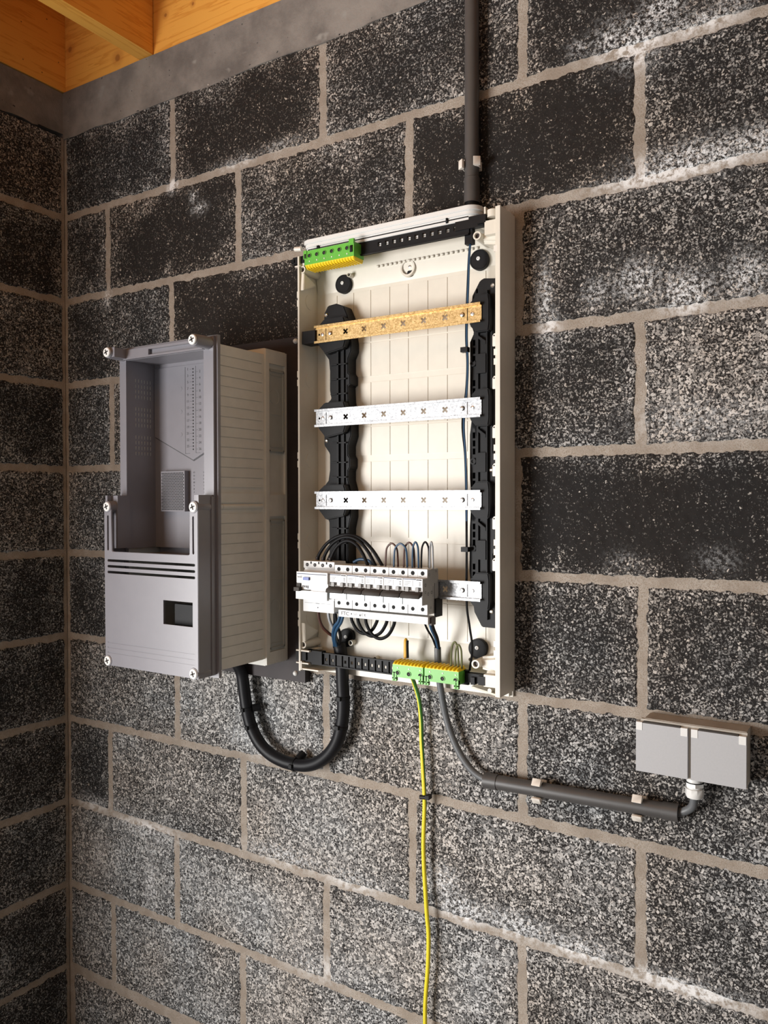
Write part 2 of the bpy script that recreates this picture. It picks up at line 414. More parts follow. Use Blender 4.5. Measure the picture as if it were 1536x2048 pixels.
    for nme, arr in (('tone', T), ('warm', W), ('salt', S)):
        at = me.attributes.new(nme, 'FLOAT', 'POINT'); at.data.foreach_set('value', np.concatenate(arr).astype(np.float32))
    o = bpy.data.objects.new(name, me); COL.objects.link(o); return tag(o, kind='structure')

SALT += [(1.518,2.262,.035,.035,1.3),(1.56,2.30,.03,.03,1.),(1.475,2.275,.03,.03,.8),(1.62,2.262,.06,.016,.8),(1.70,2.285,.05,.015,.8),
 (1.62,2.045,.09,.022,1.2),(1.70,2.05,.05,.022,.9),(1.57,2.03,.10,.012,1.1),(1.355,1.85,.012,.05,1.1),(1.36,1.80,.02,.03,.7),(1.60,1.83,.035,.03,1.2),
 (1.52,1.86,.035,.03,.9),(1.69,1.845,.03,.03,.9),(1.45,1.85,.02,.02,.7),(.409,2.247,.012,.012,2.),(.50,2.18,.02,.012,.8),(.48,2.21,.012,.012,.8),
 (.17,2.01,.01,.02,1.2),(.62,2.262,.05,.010,.55),(.75,2.27,.05,.010,.45),(.32,.53,.016,.045,1.2),(.12,.56,.02,.03,.6),(1.19,.70,.05,.02,1.2),(1.30,.70,.06,.02,1.),
 (1.15,.74,.03,.03,.9),(1.42,.69,.06,.02,.8),(1.6,.68,.10,.014,.9),(.72,.93,.06,.02,.8),(.62,.945,.05,.02,.5),(.75,.70,.09,.02,.7),(.93,.69,.07,.02,.6),
 (.3,.66,.10,.02,.8),(.1,.69,.06,.02,.6),(1.5,1.38,.03,.02,.15),(1.65,1.39,.03,.02,.2),(1.42,2.28,.02,.015,.5),(.55,1.14,.06,.02,.5),(.83,.48,.08,.03,.4),(1.62,1.62,.10,.03,.35)]
def ext_row(js, right=3.1):
    js = [0.]+js
    while js[-1]+.45 < right: js.append(js[-1]+.45)
    js.append(right); return js
A = {0: [.4105,.861,1.3128], 2: [.4037,.86,1.305], 4: [.405,.86,1.3027], 6: [.4165,.8655,1.3134], 8: [.412,.8648,1.3136], 10: [.4042,.86,1.31]}
B = {1: [.172,.6210,1.0726,1.5235], 3: [.1835,.628,1.075,1.525], 5: [.175,.628,1.075,1.5305], 7: [.1695,.630,1.0786,1.5288], 9: [.1776,.6259,1.078,1.529]}
ZT = 2.462
rows = []
for k in range(11):
    z1 = ZT if k == 0 else 2.25-H*(k-1); z0 = 2.25-H*k
    rows.append((max(z0, 0.), z1, ext_row((A if k % 2 == 0 else B)[k])))
TONES = {(0,0):(-.15,.3),(0,1):(-.45,.8),(0,2):(-.1,.6),(0,3):(-.35,.7),(1,0):(-.05,.4),(1,1):(-.55,.9),(1,2):(-.05,.7),(1,3):(-.75,.9),(1,4):(.1,.7),
 (2,0):(-.15,.4),(2,1):(-.75,.95),(2,2):(-.3,.8),(2,3):(.05,.6),(3,0):(-.1,.1),(3,3):(-.1,.4),(3,4):(.55,.6),(4,0):(.1,.3),(4,3):(-1.0,.6),(5,0):(-.25,.1),(5,3):(.0,.5),(5,4):(-.1,.5),
 (6,0):(.2,.35),(6,1):(.75,.3),(6,2):(.5,.4),(6,3):(.05,.35),(7,0):(-.35,.2),(7,1):(.35,.35),(7,2):(.65,.4),(7,3):(.35,.4),(7,4):(.1,.5),(8,0):(.6,.3),(8,1):(.75,.35),(8,2):(.7,.35),(8,3):(.4,.5),
 (9,0):(.4,.3),(9,1):(.5,.3),(9,2):(.7,.4)}
def tone_back(r, b, x, z):
    t, w = TONES.get((r, b), (.3 if r >= 6 else -.1, .4 if r >= 6 else .6))
    return (t-(.22 if r <= 2 else .1 if r <= 5 else -.05), w)
block_wall('wall_back', rows, tone_back, lambda a, d, z: np.stack([a, d, z], -1), (-.012, 3.1), ZT, 0., lambda x0, x1, z0: x0 < 2.0 and z0 > .2, 100)
rl = []
for k in range(11):
    z1 = ZT if k == 0 else 2.25-H*(k-1); z0 = max(2.25-H*k, 0)
    s0 = .225 if k % 2 else .44
    js = [0., s0]
    while js[-1]+.45 < 1.2: js.append(js[-1]+.45)
    js.append(1.2); rl.append((z0, z1, js))
LT = [(-.2,.75),(-.4,.3),(-.05,.3),(-.3,0.),(.05,.2),(-.2,.15),(-.3,.1),(-.35,.1),(-.1,.1),(-.2,.1),(-.2,.2)]
block_wall('wall_left', rl, lambda r, b, x, z: LT[r], lambda a, d, z: np.stack([-d, -a, z], -1), (-.0, 1.2), ZT, 0., lambda x0, x1, z0: x0 < .4, 300, salt=False)

def cast_beam(name, pts, mat):
    """subdivided, slightly uneven concrete beam; pts = box"""
    x0, x1, y0, y1, z0, z1 = pts
    b = MB(); b.box(x0, x1, y0, y1, z0, z1)
    bmesh.ops.subdivide_edges(b.bm, edges=b.bm.edges[:], cuts=40, use_grid_fill=True)
    for v in b.bm.verts:
        p = v.co; q = np.array([p.x*1.0+p.y]); w = np.array([p.z])
        n = float((vnoise(q, w, 14, 5)-.5)[0])
        if name == 'trim_1': v.co.y += n*.004
        else: v.co.x += n*.004
        if abs(p.z-z0) < 1e-5: v.co.z += float((vnoise(q, w, 30, 6)-.5)[0])*.012
    o = b.build(name, mat); tag(o, kind='structure'); return o
cast_beam('trim_1', (-.19, 3.1, -.0015, .19, ZT-.004, 2.583), M['concrete'])
cast_beam('trim_2', (-.19, -.0015, -1.2, -.0015, ZT+.008, 2.583), M['concrete'])
o = MB().box(-.5, 4.2, -4.2, .19, -.1, 0).build('floor', plain('floor_screed', (.30, .29, .27), .85)); tag(o, kind='structure')
o = MB().box(-.19, 3.1, -3.0, .19, 2.805, 2.83).build('ceiling', M['wood_p']); tag(o, kind='structure')
o = MB().box(3.1, 3.25, -4.2, .19, 0, 2.83).build('added_wall_right', plain('added_bounce_wall', (.52, .53, .53), .9)); tag(o, kind='structure')  # unseen wall added to block sky light and bounce fill back
# timber: a member on each wall and a joist that meets the back one
def timber(pts, mat, label):
    b = MB(); b.box(*pts, b=.002); o = b.build('ceiling_joist', M[mat]); return tag(o, label, 'timber beam')
timber((-.06, 3.1, .004, .05, 2.585, 2.803), 'wood_x', 'pine board standing on the concrete beam along the back wall')
timber((-.05, .002, -2.9, .0035, 2.585, 2.803), 'wood_l', 'pine board with small nail holes above the left wall')
timber((.297, .343, -2.9, .002, 2.586, 2.803), 'wood_y', 'yellow-lit pine joist running out from the back wall towards the viewer')

# ------------------------------------------------------------------ backing board
bd = thing('backing_board', (.65, 0, 1.097), 'dark brown board on the block wall behind the grey meter cabinet', 'board')
part(MB().box(.47, .824, -.0176, .0, 1.097, 1.8405, b=.001), 'panel', 'board', bd)
for x, z in ((.8015, 1.831), (.7985, 1.115), (.49, 1.831), (.49, 1.115)):
    b = MB(); b.lathe((x, -.0176, z), (0, -1, 0), [(0, .0058), (.002, .0056), (.0045, .0042), (.0058, .002), (.006, 0)], 20)
    part(b, 'screw_cap', 'ivory', bd, 'white plastic screw cap')

# ------------------------------------------------------------------ meter cabinet
mc = thing('meter_cabinet', (.641, -.018, 1.14), 'open grey and beige electricity meter cabinet on the dark board', 'meter cabinet')
b = MB()
b.box(.505, .772, -.086, -.018, 1.140, 1.8085, b=.004)
b.box(.769, .7772, -.0875, -.0765, 1.142, 1.8065, b=.0015)          # front rim of the base
b.box(.769, .7770, -.024, -.0185, 1.1425, 1.8060, b=.001)
b.box(.769, .7768, -.0870, -.0190, 1.1430, 1.168, b=.001); b.box(.769, .7768, -.0870, -.0190, 1.778, 1.8055, b=.001); b.box(.769, .7766, -.0868, -.0190, 1.455, 1.502, b=.001)
part(b, 'base', 'beige', mc)
b = MB()                                                             # hollow ribbed box: four walls, so the pocket inside is real
zb, zt = 1.155, 1.7955
b.box(.752, .7715, -.226, -.086, zb, zt, b=.002); b.box(.508, .514, -.226, -.086, zb, zt, b=.002)
b.box(.512, .7705, -.2258, -.0862, zb+.0004, zb+.006); b.box(.512, .7705, -.2258, -.0862, zt-.006, zt-.0004)
z = zt-.0195
lz = [1.7735-.0199*i for i in range(14)]
tops = [zt]+lz
for a, c in zip(tops, lz): b.box(.768, .7735, -.225, -.0945, c+.0009, a-.0009, b=.0012)
lz2 = [1.4640-.0204*i for i in range(16)]
for a, c in zip(lz2, lz2[1:]): 
    if c > zb: b.box(.768, .7735, -.225, -.0945, c+.0009, a-.0009, b=.0012)
b.box(.768, .7734, -.2248, -.0947, zb+.0003, zb+.012, b=.001)
b.lathe((.7695, -.225, 1.4765), (0, 1, 0), [(0, .0065), (.13, .0065)], 20); b.lathe((.7697, -.214, 1.4765), (0, 1, 0), [(0, .0069), (.0008, .0069)], 20)
b.box(.768, .7745, -.225, -.0945, 1.4845, 1.5035, b=.0012)
part(b, 'housing', 'beige', mc)
for (z0, z1, zm, zc, lab) in ((1.590, 1.768, 1.671, 1.709, 'upper'), (1.171, 1.450, 1.318, 1.262, 'lower')):
    b = MB(); X0 = .7715
    b.box(X0, .7745, -.0765, -.0255, z0, z1, b=.0015)
    for (ya, yb, za, zc2) in ((-.0755, -.0725, z0+.003, z1-.003), (-.0295, -.0265, z0+.003, z1-.003), (-.0755, -.0265, z0+.003, z0+.006), (-.0755, -.0265, z1-.006, z1-.003)):
        b.box(X0, .7765, ya, yb, za, zc2, b=.001)
    for zz in (z0+.012, z1-.014, zm): b.box(X0, .7757, -.071, -.031, zz, zz+.0025, b=.0008)
    b.lathe((.7735, -.056, zc), (1, 0, 0), [(0, .0165), (.0018, .0165), (.0018, .0145), (.0014, .0142)], 32)
    for q in range(5):
        an = q*2*math.pi/5; b.lathe((.7742, -.056+.007*math.cos(an), zc+.007*math.sin(an)), (1, 0, 0), [(0, .002), (.0009, .002)], 8)
    part(b, 'side_label_field', 'beige_d', mc)
part(MB().plate(.498, .7805, 1.1425, 1.8105, -.2335, -.226, [(.514, .752, 1.157, 1.79)]), 'flange', 'cover', mc)
# upper cover: open window frame with boxed pocket
b = MB()
b.box(.509, .5257, -.240, -.2330, 1.498, 1.7825, b=.001); b.box(.520, .526, -.2393, -.162, 1.388, 1.7835)
b.box(.766, .7755, -.2402, -.2330, 1.498, 1.785, b=.001); b.box(.7485, .7750, -.2390, -.2337, 1.389, 1.789)
b.box(.5195, .7517, -.246, -.160, 1.7833, 1.787); b.box(.5197, .7519, -.2457, -.2265, 1.7985, 1.8035); b.box(.5199, .7513, -.2387, -.1605, 1.786, 1.7895)
b.box(.5196, .60, -.2458, -.238, 1.7845, 1.8015); b.box(.5092, .7753, -.2383, -.2332, 1.7828, 1.808, b=.001)
b.box(.7480, .7516, -.2385, -.1625, 1.3885, 1.7865)
for x, dx in ((.517, 1), (.762, -1)):
    b.lathe((x, -.2785, 1.7945), (0, 1, 0), [(0, .0112), (.002, .0118), (.046, .0128)], 24)
b.box(.517, .5335, -.276, -.238, 1.785, 1.8045, b=.001); b.box(.749, .764, -.2765, -.24, 1.790, 1.803, b=.001)
part(b, 'upper_frame', 'cover', mc)
b = MB()
b.box(.526, .750, -.162, -.158, 1.388, 1.786)
b.prism([(.527,1.775),(.527,1.628),(.6435,1.5745),(.747,1.622),(.747,1.775)], 'y', -.1645, -.1615, b=.0004)
for x in (.607, .681):
    for z in (1.7263, 1.6775, 1.629): b.lathe((x, -.1645, z), (0, -1, 0), [(0, .0048), (.0005, .0046)], 18)
part(b, 'meter_plate', 'cover', mc)
b = MB()
dots = MB()
for i in range(26): dots.lathe((.6440, -.1644, 1.7655-.00675*i), (0, -1, 0), [(0, .0017), (.0004, .0017)], 8)
part(dots, 'scale_hole', 'hole', mc)['kind'] = 'stuff'
for pa, pb in (((.5275,.6275), (.6435,.5740)), ((.6435,.5740), (.747,.6215))):
    b.prism([(pa[0], 1+pa[1]), (pb[0], 1+pb[1]), (pb[0], 1+pb[1]-.0022), (pa[0], 1+pa[1]-.0022)], 'y', -.1624, -.1618)
b.box(.6208, .6213, -.1649, -.1644, 1.588, 1.771); b.box(.6208, .634, -.1649, -.1644, 1.588, 1.5885)
b.box(.6515, .6519, -.1649, -.1644, 1.589, 1.771); b.box(.6515, .664, -.1649, -.1644, 1.589, 1.5894)
for i in range(26):
    z = 1.7655-.00675*i
    if i % 2 == 0: b.box(.6345, .641, -.1648, -.1644, z-.0002, z+.0002); b.text(str(i+1), .0075, (.6285, -.1646, z))
    else: b.box(.6519, .6575, -.1648, -.1644, z-.0002, z+.0002); b.text(str(i+1), .0075, (.6635, -.1646, z))
for i in range(12):
    b.text(str(13-i), .005, (.643, -.1622, 1.548-.007*i)); b.text(str(13-i), .005, (.672, -.1622, 1.548-.007*i))
b.text('12', .008, (.689, -.1622, 1.5605))
part(b, 'scale_marking', 'cover_lt', mc)
for (x0, x1, z0, z1, yf) in ((.5575, .6285, 1.466, 1.5515, -.175), (.680, .7475, 1.46, 1.5515, -.1655)):
    b = MB(); b.box(x0, x1, yf, -.161, z0, z1, b=.0008)
    g = part(b, 'vent_grille', 'cover', mc)
    h = MB(); nx = int((x1-x0-.004)/.0047); nz = int((z1-z0-.004)/.0035)
    for j in range(nz):
        for i in range(nx):
            x = x0+.004+i*.0047+(j % 2)*.00235; z = z0+.004+j*.0035
            if x < x1-.002: h.lathe((x, yf-.0001, z), (0, -1, 0), [(0, .0017), (.0001, .0017)], 6)
    part(h, 'vent_hole', 'hole', g)['kind'] = 'stuff'
b = MB()
for zc_ in (1.722, 1.662, 1.602):
    for r_ in range(4):
        for c_ in range(6): b.box(.5258, .5263, -.2160+.0080*c_, -.2145+.0080*c_, zc_+.018-.0115*r_, zc_+.0255-.0115*r_)  # light through the slots painted as pale raised strips
o = part(b, 'slot_light_strip', 'beige_d', mc, 'block of small vent slots, light through them painted as pale strips'); o['kind'] = 'stuff'
b = MB(); b.box(.520, .752, -.262, -.12, 1.372, 1.376); b.box(.526, .750, -.150, -.146, 1.376, 1.5); b.box(.60, .628, -.156, -.150, 1.40, 1.46, b=.001); b.box(.606, .62, -.158, -.155, 1.425, 1.447, b=.001)
part(b, 'terminal_shelf', 'cover', mc)
# lower cover
def arm_pts():
    p = [(.505, 1.148), (.7725, 1.148), (.7725, 1.476)]
    p += [(.7617+.0108*math.cos(t), 1.4765+.0108*math.sin(t)) for t in np.linspace(0, math.pi, 9)]
    p += [(.750, 1.388)]
    p += [(.7465+.0035*math.cos(t), 1.3875+.0035*math.sin(t)) for t in np.linspace(0, -math.pi/2, 5)]
    p += [(.5315+.0035*math.cos(t), 1.3875+.0035*math.sin(t)) for t in np.linspace(-math.pi/2, -math.pi, 5)]
    p += [(.5143+.0108*math.cos(t), 1.4765+.0108*math.sin(t)) for t in np.linspace(0, math.pi, 9)]
    return p
b = MB(); b.prism(arm_pts(), 'y', -.2805, -.2765, b=.0008)
cu = MB(); cu.box(.678, .758, -.3, -.25, 1.2465, 1.2937)
def slot_pts(x0, x1, z, r): return [(x1-r+r*math.cos(t), z+r*math.sin(t)) for t in np.linspace(-math.pi/2, math.pi/2, 7)]+[(x0+r+r*math.cos(t), z+r*math.sin(t)) for t in np.linspace(math.pi/2, 3*math.pi/2, 7)]
for z in (1.3655, 1.3535, 1.3415): cu.prism(slot_pts(.5135, .765, z, .0026), 'y', -.3, -.27)
for x in (.5155, .7605):
    cu.prism([(a, c) for c, a in slot_pts(1.386, 1.459, x, .0026)], 'y', -.3, -.27)
for z in (1.196, 1.1855, 1.175): cu.prism(slot_pts(.513, .764, z, .0011), 'y', -.3, -.2799)
b.cut(cu)
b.box(.765, .7723, -.2780, -.2337, 1.149, 1.4995, b=.0012); b.box(.5052, .511, -.2780, -.2335, 1.149, 1.4995, b=.0012)
b.box(.5054, .7721, -.2778, -.2337, 1.1495, 1.155, b=.001)
b.box(.7480, .7712, -.266, -.2335, 1.390, 1.4995, b=.001); b.box(.506, .5285, -.266, -.2335, 1.390, 1.4995, b=.001)
b.box(.769, .7745, -.2455, -.2335, 1.150, 1.497, b=.002)
for x, z in ((.514, 1.1575), (.7605, 1.1575), (.5143, 1.4765), (.7617, 1.4765)):
    b.lathe((x, -.2815, z), (0, 1, 0), [(0, .0112), (.0012, .0120), (.045, .0125)], 24)
part(b, 'lower_cover', 'cover', mc)
part(MB().box(.690, .75, -.262, -.252, 1.23, 1.285, b=.002), 'meter_insert', 'black', mc)
for x, z in ((.517, 1.7945), (.762, 1.7945), (.5143, 1.4765), (.7617, 1.4765), (.514, 1.1575), (.7605, 1.1575)):
    b = MB(); b.lathe((x, -.2815, z), (0, -1, 0), [(-.002, .0098), (.0012, .0098), (.0022, .0088), (.0026, 0)], 28)
    s_ = part(b, 'cover_screw', 'ivory', mc, 'white plastic cross-head screw')
    t = MB(); an = .35
    for k in range(2):
        a_ = an+k*math.pi/2; c_, s2 = math.cos(a_), math.sin(a_)
        w_, l_ = .0013, .0056
        pts = [(x+c_*l_-s2*w_, z+s2*l_+c_*w_), (x-c_*l_-s2*w_, z-s2*l_+c_*w_), (x-c_*l_+s2*w_, z-s2*l_-c_*w_), (x+c_*l_+s2*w_, z+s2*l_-c_*w_)]
        t.prism(pts, 'y', -.2846, -.2838)
    part(t, 'cross_slot', 'toggle', s_)

# ------------------------------------------------------------------ distribution board
db = thing('distribution_board', (1.073, 0, 1.125), 'open cream distribution board base with four metal rails on the block wall', 'distribution board')
b = MB()
b.box(.850, 1.297, -.004, 0, 1.125, 2.0)
b.prism([(-.0042,1.925),(-.0105,1.955),(-.011,2.0),(-.002,2.0),(-.002,1.925)], 'x', .852, 1.292)
b.prism([(-.004,1.215),(-.011,1.19),(-.011,1.1265),(-.002,1.1265),(-.002,1.215)], 'x', .852, 1.292)
xs = [.878, .902, .9443, .9862, 1.0318, 1.0749, 1.1191, 1.1619, 1.2046, 1.243]
zr = [(1.812, 1.918), (1.742, 1.812-.0015), (1.641, 1.7305), (1.5805, 1.641-.0015), (1.473, 1.5685), (1.4135, 1.473-.0015), (1.29, 1.405), (1.218, 1.29-.0015)]
for xa, xb_ in zip(xs, xs[1:]):
    for za, zb_ in zr:
        b.box(xa+.0007, xb_-.0007, -.0053, -.0035, za+.0007, zb_-.0007, b=.0004, seg=1)
for i in range(22): b.box(1.005+.0105*i, 1.0105+.0105*i, -.0135, -.010, 1.958, 1.9625)
part(b, 'back_panel', 'cream', db)
b = MB(); b.box(.8462, .8502, -.0672, -.001, 1.135, 1.992, b=.0008)
for z in (1.905, 1.741, 1.573, 1.405, 1.243):
    for dz in (-.009, .009): b.box(.8442, .8470, -.067, -.060, z+dz-.0065, z+dz+.0065, b=.001)
    b.lathe((.8502, -.030, z), (1, 0, 0), [(0, .0165), (.0004, .0165)], 32); b.lathe((.8502, -.030, z), (1, 0, 0), [(0, .0155), (.0007, .0155)], 32)
for z in (1.78, 1.655, 1.62, 1.49, 1.46, 1.33): b.box(.8500, .8504, -.066, -.004, z, z+.0006)
b.prism([(-.062,1.958),(-.064,1.922),(-.02,1.940)], 'x', .8495, .8595, b=.001)
b.prism([(-.062,1.195),(-.064,1.235),(-.015,1.212)], 'x', .8495, .8595, b=.001)
part(b, 'left_side', 'cream', db)
b = MB(); b.box(1.2935, 1.2990, -.0672, -.0005, 1.137, 2.0092, b=.0008)
b.box(1.2895, 1.2945, -.0662, -.0605, 1.137, 2.0092, b=.001)
part(b, 'right_side', 'cream', db)
# top entry frame with rounded corners
def rr(x0, x1, y0, r, yb=-.001):
    p = [(x0, yb)]
    p += [(x0+r-r*math.cos(t), y0+r-r*math.sin(t)) for t in np.linspace(0, math.pi/2, 8)]
    p += [(x1-r+r*math.sin(t), y0+r-r*math.cos(t)) for t in np.linspace(0, math.pi/2, 8)]
    return p+[(x1, yb)]
b = MB(); b.prism(rr(.8475, 1.253, -.063, .024), 'z', 2.0155, 2.0245, b=.0012)
b.prism(rr(.850, 1.2505, -.0605, .022), 'z', 2.0085, 2.0155, b=.0008)
b.prism(rr(.8525, 1.248, -.0575, .02), 'z', 1.9985, 2.0085, b=.0008)
cu = MB(); cu.box(.872, 1.185, -.048, .01, 1.99, 2.03); b.cut(cu)
part(b, 'top_entry_frame', 'ivory', db)
b = MB()                                                     # corner pieces
b.box(1.250, 1.294, -.045, -.003, 1.984, 2.003, b=.001); b.box(1.2655, 1.2685, -.062, -.045, 1.990, 2.014, b=.0005)
b.lathe((1.279, -.052, 1.995), (0, 0, 1), [(0, .011), (.013, .011)], 20)
b.box(1.267, 1.294, -.063, -.012, 1.963, 1.988, b=.001)
part(b, 'corner_bracket', 'cream', db)
b = MB()
b.box(1.2655, 1.294, -.063, -.010, 1.152, 1.174, b=.001); b.prism([(1.225,-.030),(1.294,-.066),(1.294,-.002),(1.225,-.002)], 'z', 1.138, 1.1415)
b.lathe((1.277, -.063, 1.146), (0, 1, 0), [(0, .004), (.02, .004)], 14); b.box(1.2665, 1.294, -.052, -.01, 1.174, 1.178)
part(b, 'corner_bracket', 'cream', db)
b = MB(); b.box(.838, .872, -.066, -.020, 1.1755, 1.1785, b=.001); b.box(.838, .870, -.066, -.020, 1.150, 1.1525, b=.001)
b.box(.8462, .853, -.0665, -.002, 1.137, 1.155, b=.001); b.prism([(.8465,-.0655),(.895,-.0655),(.925,-.030),(.925,-.002),(.8465,-.002)], 'z', 1.1375, 1.1405, b=.0006)
part(b, 'corner_bracket', 'cream', db)
b = MB(); b.box(.843, .858, -.060, -.002, 1.972, 1.992, b=.001); b.box(.838, .852, -.066, -.020, 1.9715, 1.974, b=.0008)
b.lathe((.853, -.062, 2.008), (-1, -.1, .1), [(0, .005), (.016, .005)], 14)
part(b, 'corner_bracket', 'tab', db)
for (x, z, sx) in ((.8545, 1.965, 1), (1.2518, 1.9651, -1), (.8535, 1.189, 1), (1.2487, 1.1906, -1)):
    b = MB(); b.lathe((x, -.0625, z), (0, 1, 0), [(.006, .0052), (0, .0052), (0, .0078), (.056, .0088)], 22, closed=False)
    if sx < 0: b.prism([(x, z+.0105), (x, z-.0105), (1.2935, z-.018), (1.2935, z+.018)], 'y', -.050, -.004, b=.006, seg=3)
    p_ = part(b, 'screw_boss', 'cream', db); part(MB().lathe((x, -.0565, z), (0, -1, 0), [(0, .0052), (.0005, .0052)], 18), 'bore', 'blk_ferr', p_)
for (x, z, r) in ((.943, 1.951, .0045), (1.0769, 1.9469, .0165), (.945, 1.195, .0055), (1.218, 1.189, .004), (1.005, 1.169, .004)):
    b = MB(); b.lathe((x, -.022 if r < .01 else -.0125, z), (0, 1, 0), [(.004, r*.72), (0, r*.78), (0, r), (.018, r*1.2)], 24, closed=False)
    p_ = part(b, 'fixing_eye', 'cream', db)
    q = MB()
    if r > .01:
        q.lathe((x+.004, -.0068, z-.010), (0, -1, 0), [(0, .0075), (.001, .0075)], 16); part(q, 'bore', 'hole', p_)
        q = MB(); q.lathe((x+.004, -.0075, z+.003), (0, -1, 0), [(0, .0042), (.002, .0035), (.003, 0)], 14); part(q, 'screw', 'steel', p_)
    else: q.lathe((x, -.0175, z), (0, -1, 0), [(0, r*.6), (.0005, r*.6)], 12); part(q, 'bore', 'hole', p_)
for (x, z) in ((.9225, 1.937), (1.2325, 1.9376), (.929, 1.203), (1.2295, 1.209)):
    b = MB(); b.lathe((x, -.004, z), (0, -1, 0), [(0, .019), (.0095, .019), (.0102, .0183), (.0102, .0165), (.0096, .0160), (.0096, 0)], 36)
    p_ = part(b, 'fixing_cap', 'black', db, 'round black cap')
    q = MB(); q.lathe((x-.001, -.0132, z+.002), (0, -1, 0), [(0, .0038), (.0022, .0036), (.0026, .0015), (.0012, .0012)], 16); part(q, 'screw', 'ivory', p_)
for z in (1.7743, 1.6987, 1.6113, 1.5433, 1.4486, 1.3742):
    b = MB(); b.prism([(1.294, z+.011), (1.2865, z+.011), (1.2835, z+.007), (1.2835, z-.012), (1.294, z-.012)], 'y', -.0655, -.0625, b=.0006)
    p_ = part(b, 'retaining_tab', 'tab', db, 'pale tab on the inner right edge')
    part(MB().lathe((1.2868, -.0656, z+.007), (0, -1, 0), [(0, .0014), (.0003, .0014)], 10), 'tab_hole', 'hole', p_)
for z in (1.935, 1.752, 1.735, 1.582, 1.566, 1.413, 1.396, 1.232, 1.215): part(MB().box(1.2865, 1.294, -.0665, -.063, z-.0055, z+.0055, b=.0008), 'retaining_tab', 'tab', db)
for x0, x1, zz in ((.8495, .862, 1.748), (.8495, .862, 1.718), (.8495, .862, 1.575), (.8495, .862, 1.545)): pass
# black rail brackets
b = MB()
lp = [(.8997,1.8901),(.8908,1.8759),(.8890,1.845),(.8790,1.812),(.8815,1.806),(.9019,1.7793),(.9044,1.7565),(.9042,1.7155),(.908,1.6979),(.8862,1.6808),(.8820,1.66),(.8809,1.6377),(.8899,1.6218),(.8898,1.6032),(.9038,1.5852),(.9037,1.5513),(.900,1.53),(.8831,1.5104),
 (.8831,1.47),(.902,1.445),(.902,1.38),(.884,1.345),(.884,1.30),(.893,1.28),(.905,1.262),(.945,1.262),(.956,1.28),(.956,1.345),(.950,1.37),(.950,1.43),(.956,1.455),(.956,1.51),(.950,1.53),(.950,1.55),(.9545,1.556),(.9545,1.575),(.950,1.58),(.950,1.60),(.957,1.62),(.957,1.665),(.951,1.69),
 (.9493,1.7223),(.9555,1.7238),(.9555,1.744),(.9506,1.7474),(.9507,1.7777),(.9581,1.792),(.9582,1.809),(.9521,1.848),(.9497,1.8634),(.9399,1.8849),(.9212,1.8924)]
b.prism(lp, 'y', -.036, -.006, b=.0015)
for zc_ in (1.828, 1.657, 1.489, 1.3227):
    b.prism([(.885, zc_+.018), (.902, zc_+.032), (.950, zc_+.032), (.955, zc_+.018), (.955, zc_-.018), (.950, zc_-.032), (.905, zc_-.04), (.885, zc_-.018)], 'y', -.052, -.034, b=.002)
b.box(.926, .930, -.041, -.034, 1.27, 1.86, b=.0005); b.box(.940, .943, -.040, -.034, 1.27, 1.86, b=.0005)
for z in (1.765, 1.735, 1.705, 1.605, 1.565, 1.535, 1.43, 1.40): b.box(.910, .948, -.041, -.034, z, z+.0025, b=.0004)
part(b, 'rail_bracket', 'black', db, 'black bracket down the left side')
b = MB()
rp = [(1.2466,1.8903),(1.2315,1.8651),(1.229,1.845),(1.2294,1.8104),(1.2345,1.7961),(1.2263,1.78),(1.2263,1.6915),(1.2294,1.6362),(1.226,1.61),(1.226,1.53),(1.229,1.489),(1.226,1.44),(1.225,1.36),(1.229,1.32),(1.2354,1.2817),(1.2506,1.2553),(1.2834,1.2553),(1.2834,1.29),
 (1.2735,1.305),(1.2735,1.39),(1.2840,1.405),(1.2840,1.47),(1.2735,1.48),(1.2735,1.515),(1.2840,1.525),(1.2840,1.56),(1.2735,1.575),(1.2735,1.835),(1.2842,1.8417),(1.2842,1.8895),(1.2546,1.8936)]
b.prism(rp, 'y', -.040, -.006, b=.0015)
for zc_ in (1.828, 1.657, 1.489, 1.3227):
    b.prism([(1.232, zc_+.02), (1.245, zc_+.034), (1.270, zc_+.034), (1.272, zc_+.02), (1.272, zc_-.02), (1.270, zc_-.034), (1.245, zc_-.034), (1.232, zc_-.02)], 'y', -.053, -.038, b=.002)
b.box(1.243, 1.2455, -.044, -.038, 1.30, 1.80, b=.0005); b.box(1.262, 1.2645, -.046, -.038, 1.27, 1.87, b=.0005)
for z in (1.74, 1.56, 1.40): b.lathe((1.2345, -.040, z), (0, -1, 0), [(0, .006), (.004, .006), (.004, .003), (.002, .003)], 14); b.box(1.243, 1.262, -.048, -.038, z-.02, z+.015, b=.001)
for z0 in (1.79, 1.62, 1.45):
    b.prism([(1.246, z0), (1.262, z0-.012), (1.262, z0-.018), (1.246, z0-.006)], 'y', -.047, -.038, b=.0006)
cu = MB()
for zc0 in (1.785, 1.615, 1.447):
    for k in (0, 1, 2, 5, 6, 7):
        z = zc0-.0015-.0148*k
        cu.box(1.2325, 1.2378, -.06, 0, z-.011, z)
cu.box(1.2395, 1.243, -.06, 0, 1.868, 1.876); cu.box(1.2345, 1.238, -.06, 0, 1.852, 1.861)
b.cut(cu)
rb_ = part(b, 'rail_bracket', 'black', db, 'black bracket down the right side')
for x, z in ((.8965, 1.871), (.897, 1.612), (1.2725, 1.8775), (1.270, 1.5433), (1.270, 1.2853)):
    yb = -.036 if x < 1 else -.040
    q = MB(); q.lathe((x, yb, z), (0, -1, 0), [(0, .0042), (.0015, .0042), (.0028, .0028), (.0018, .0016), (.0018, 0)], 18); part(q, 'bracket_screw', 'steel', db)
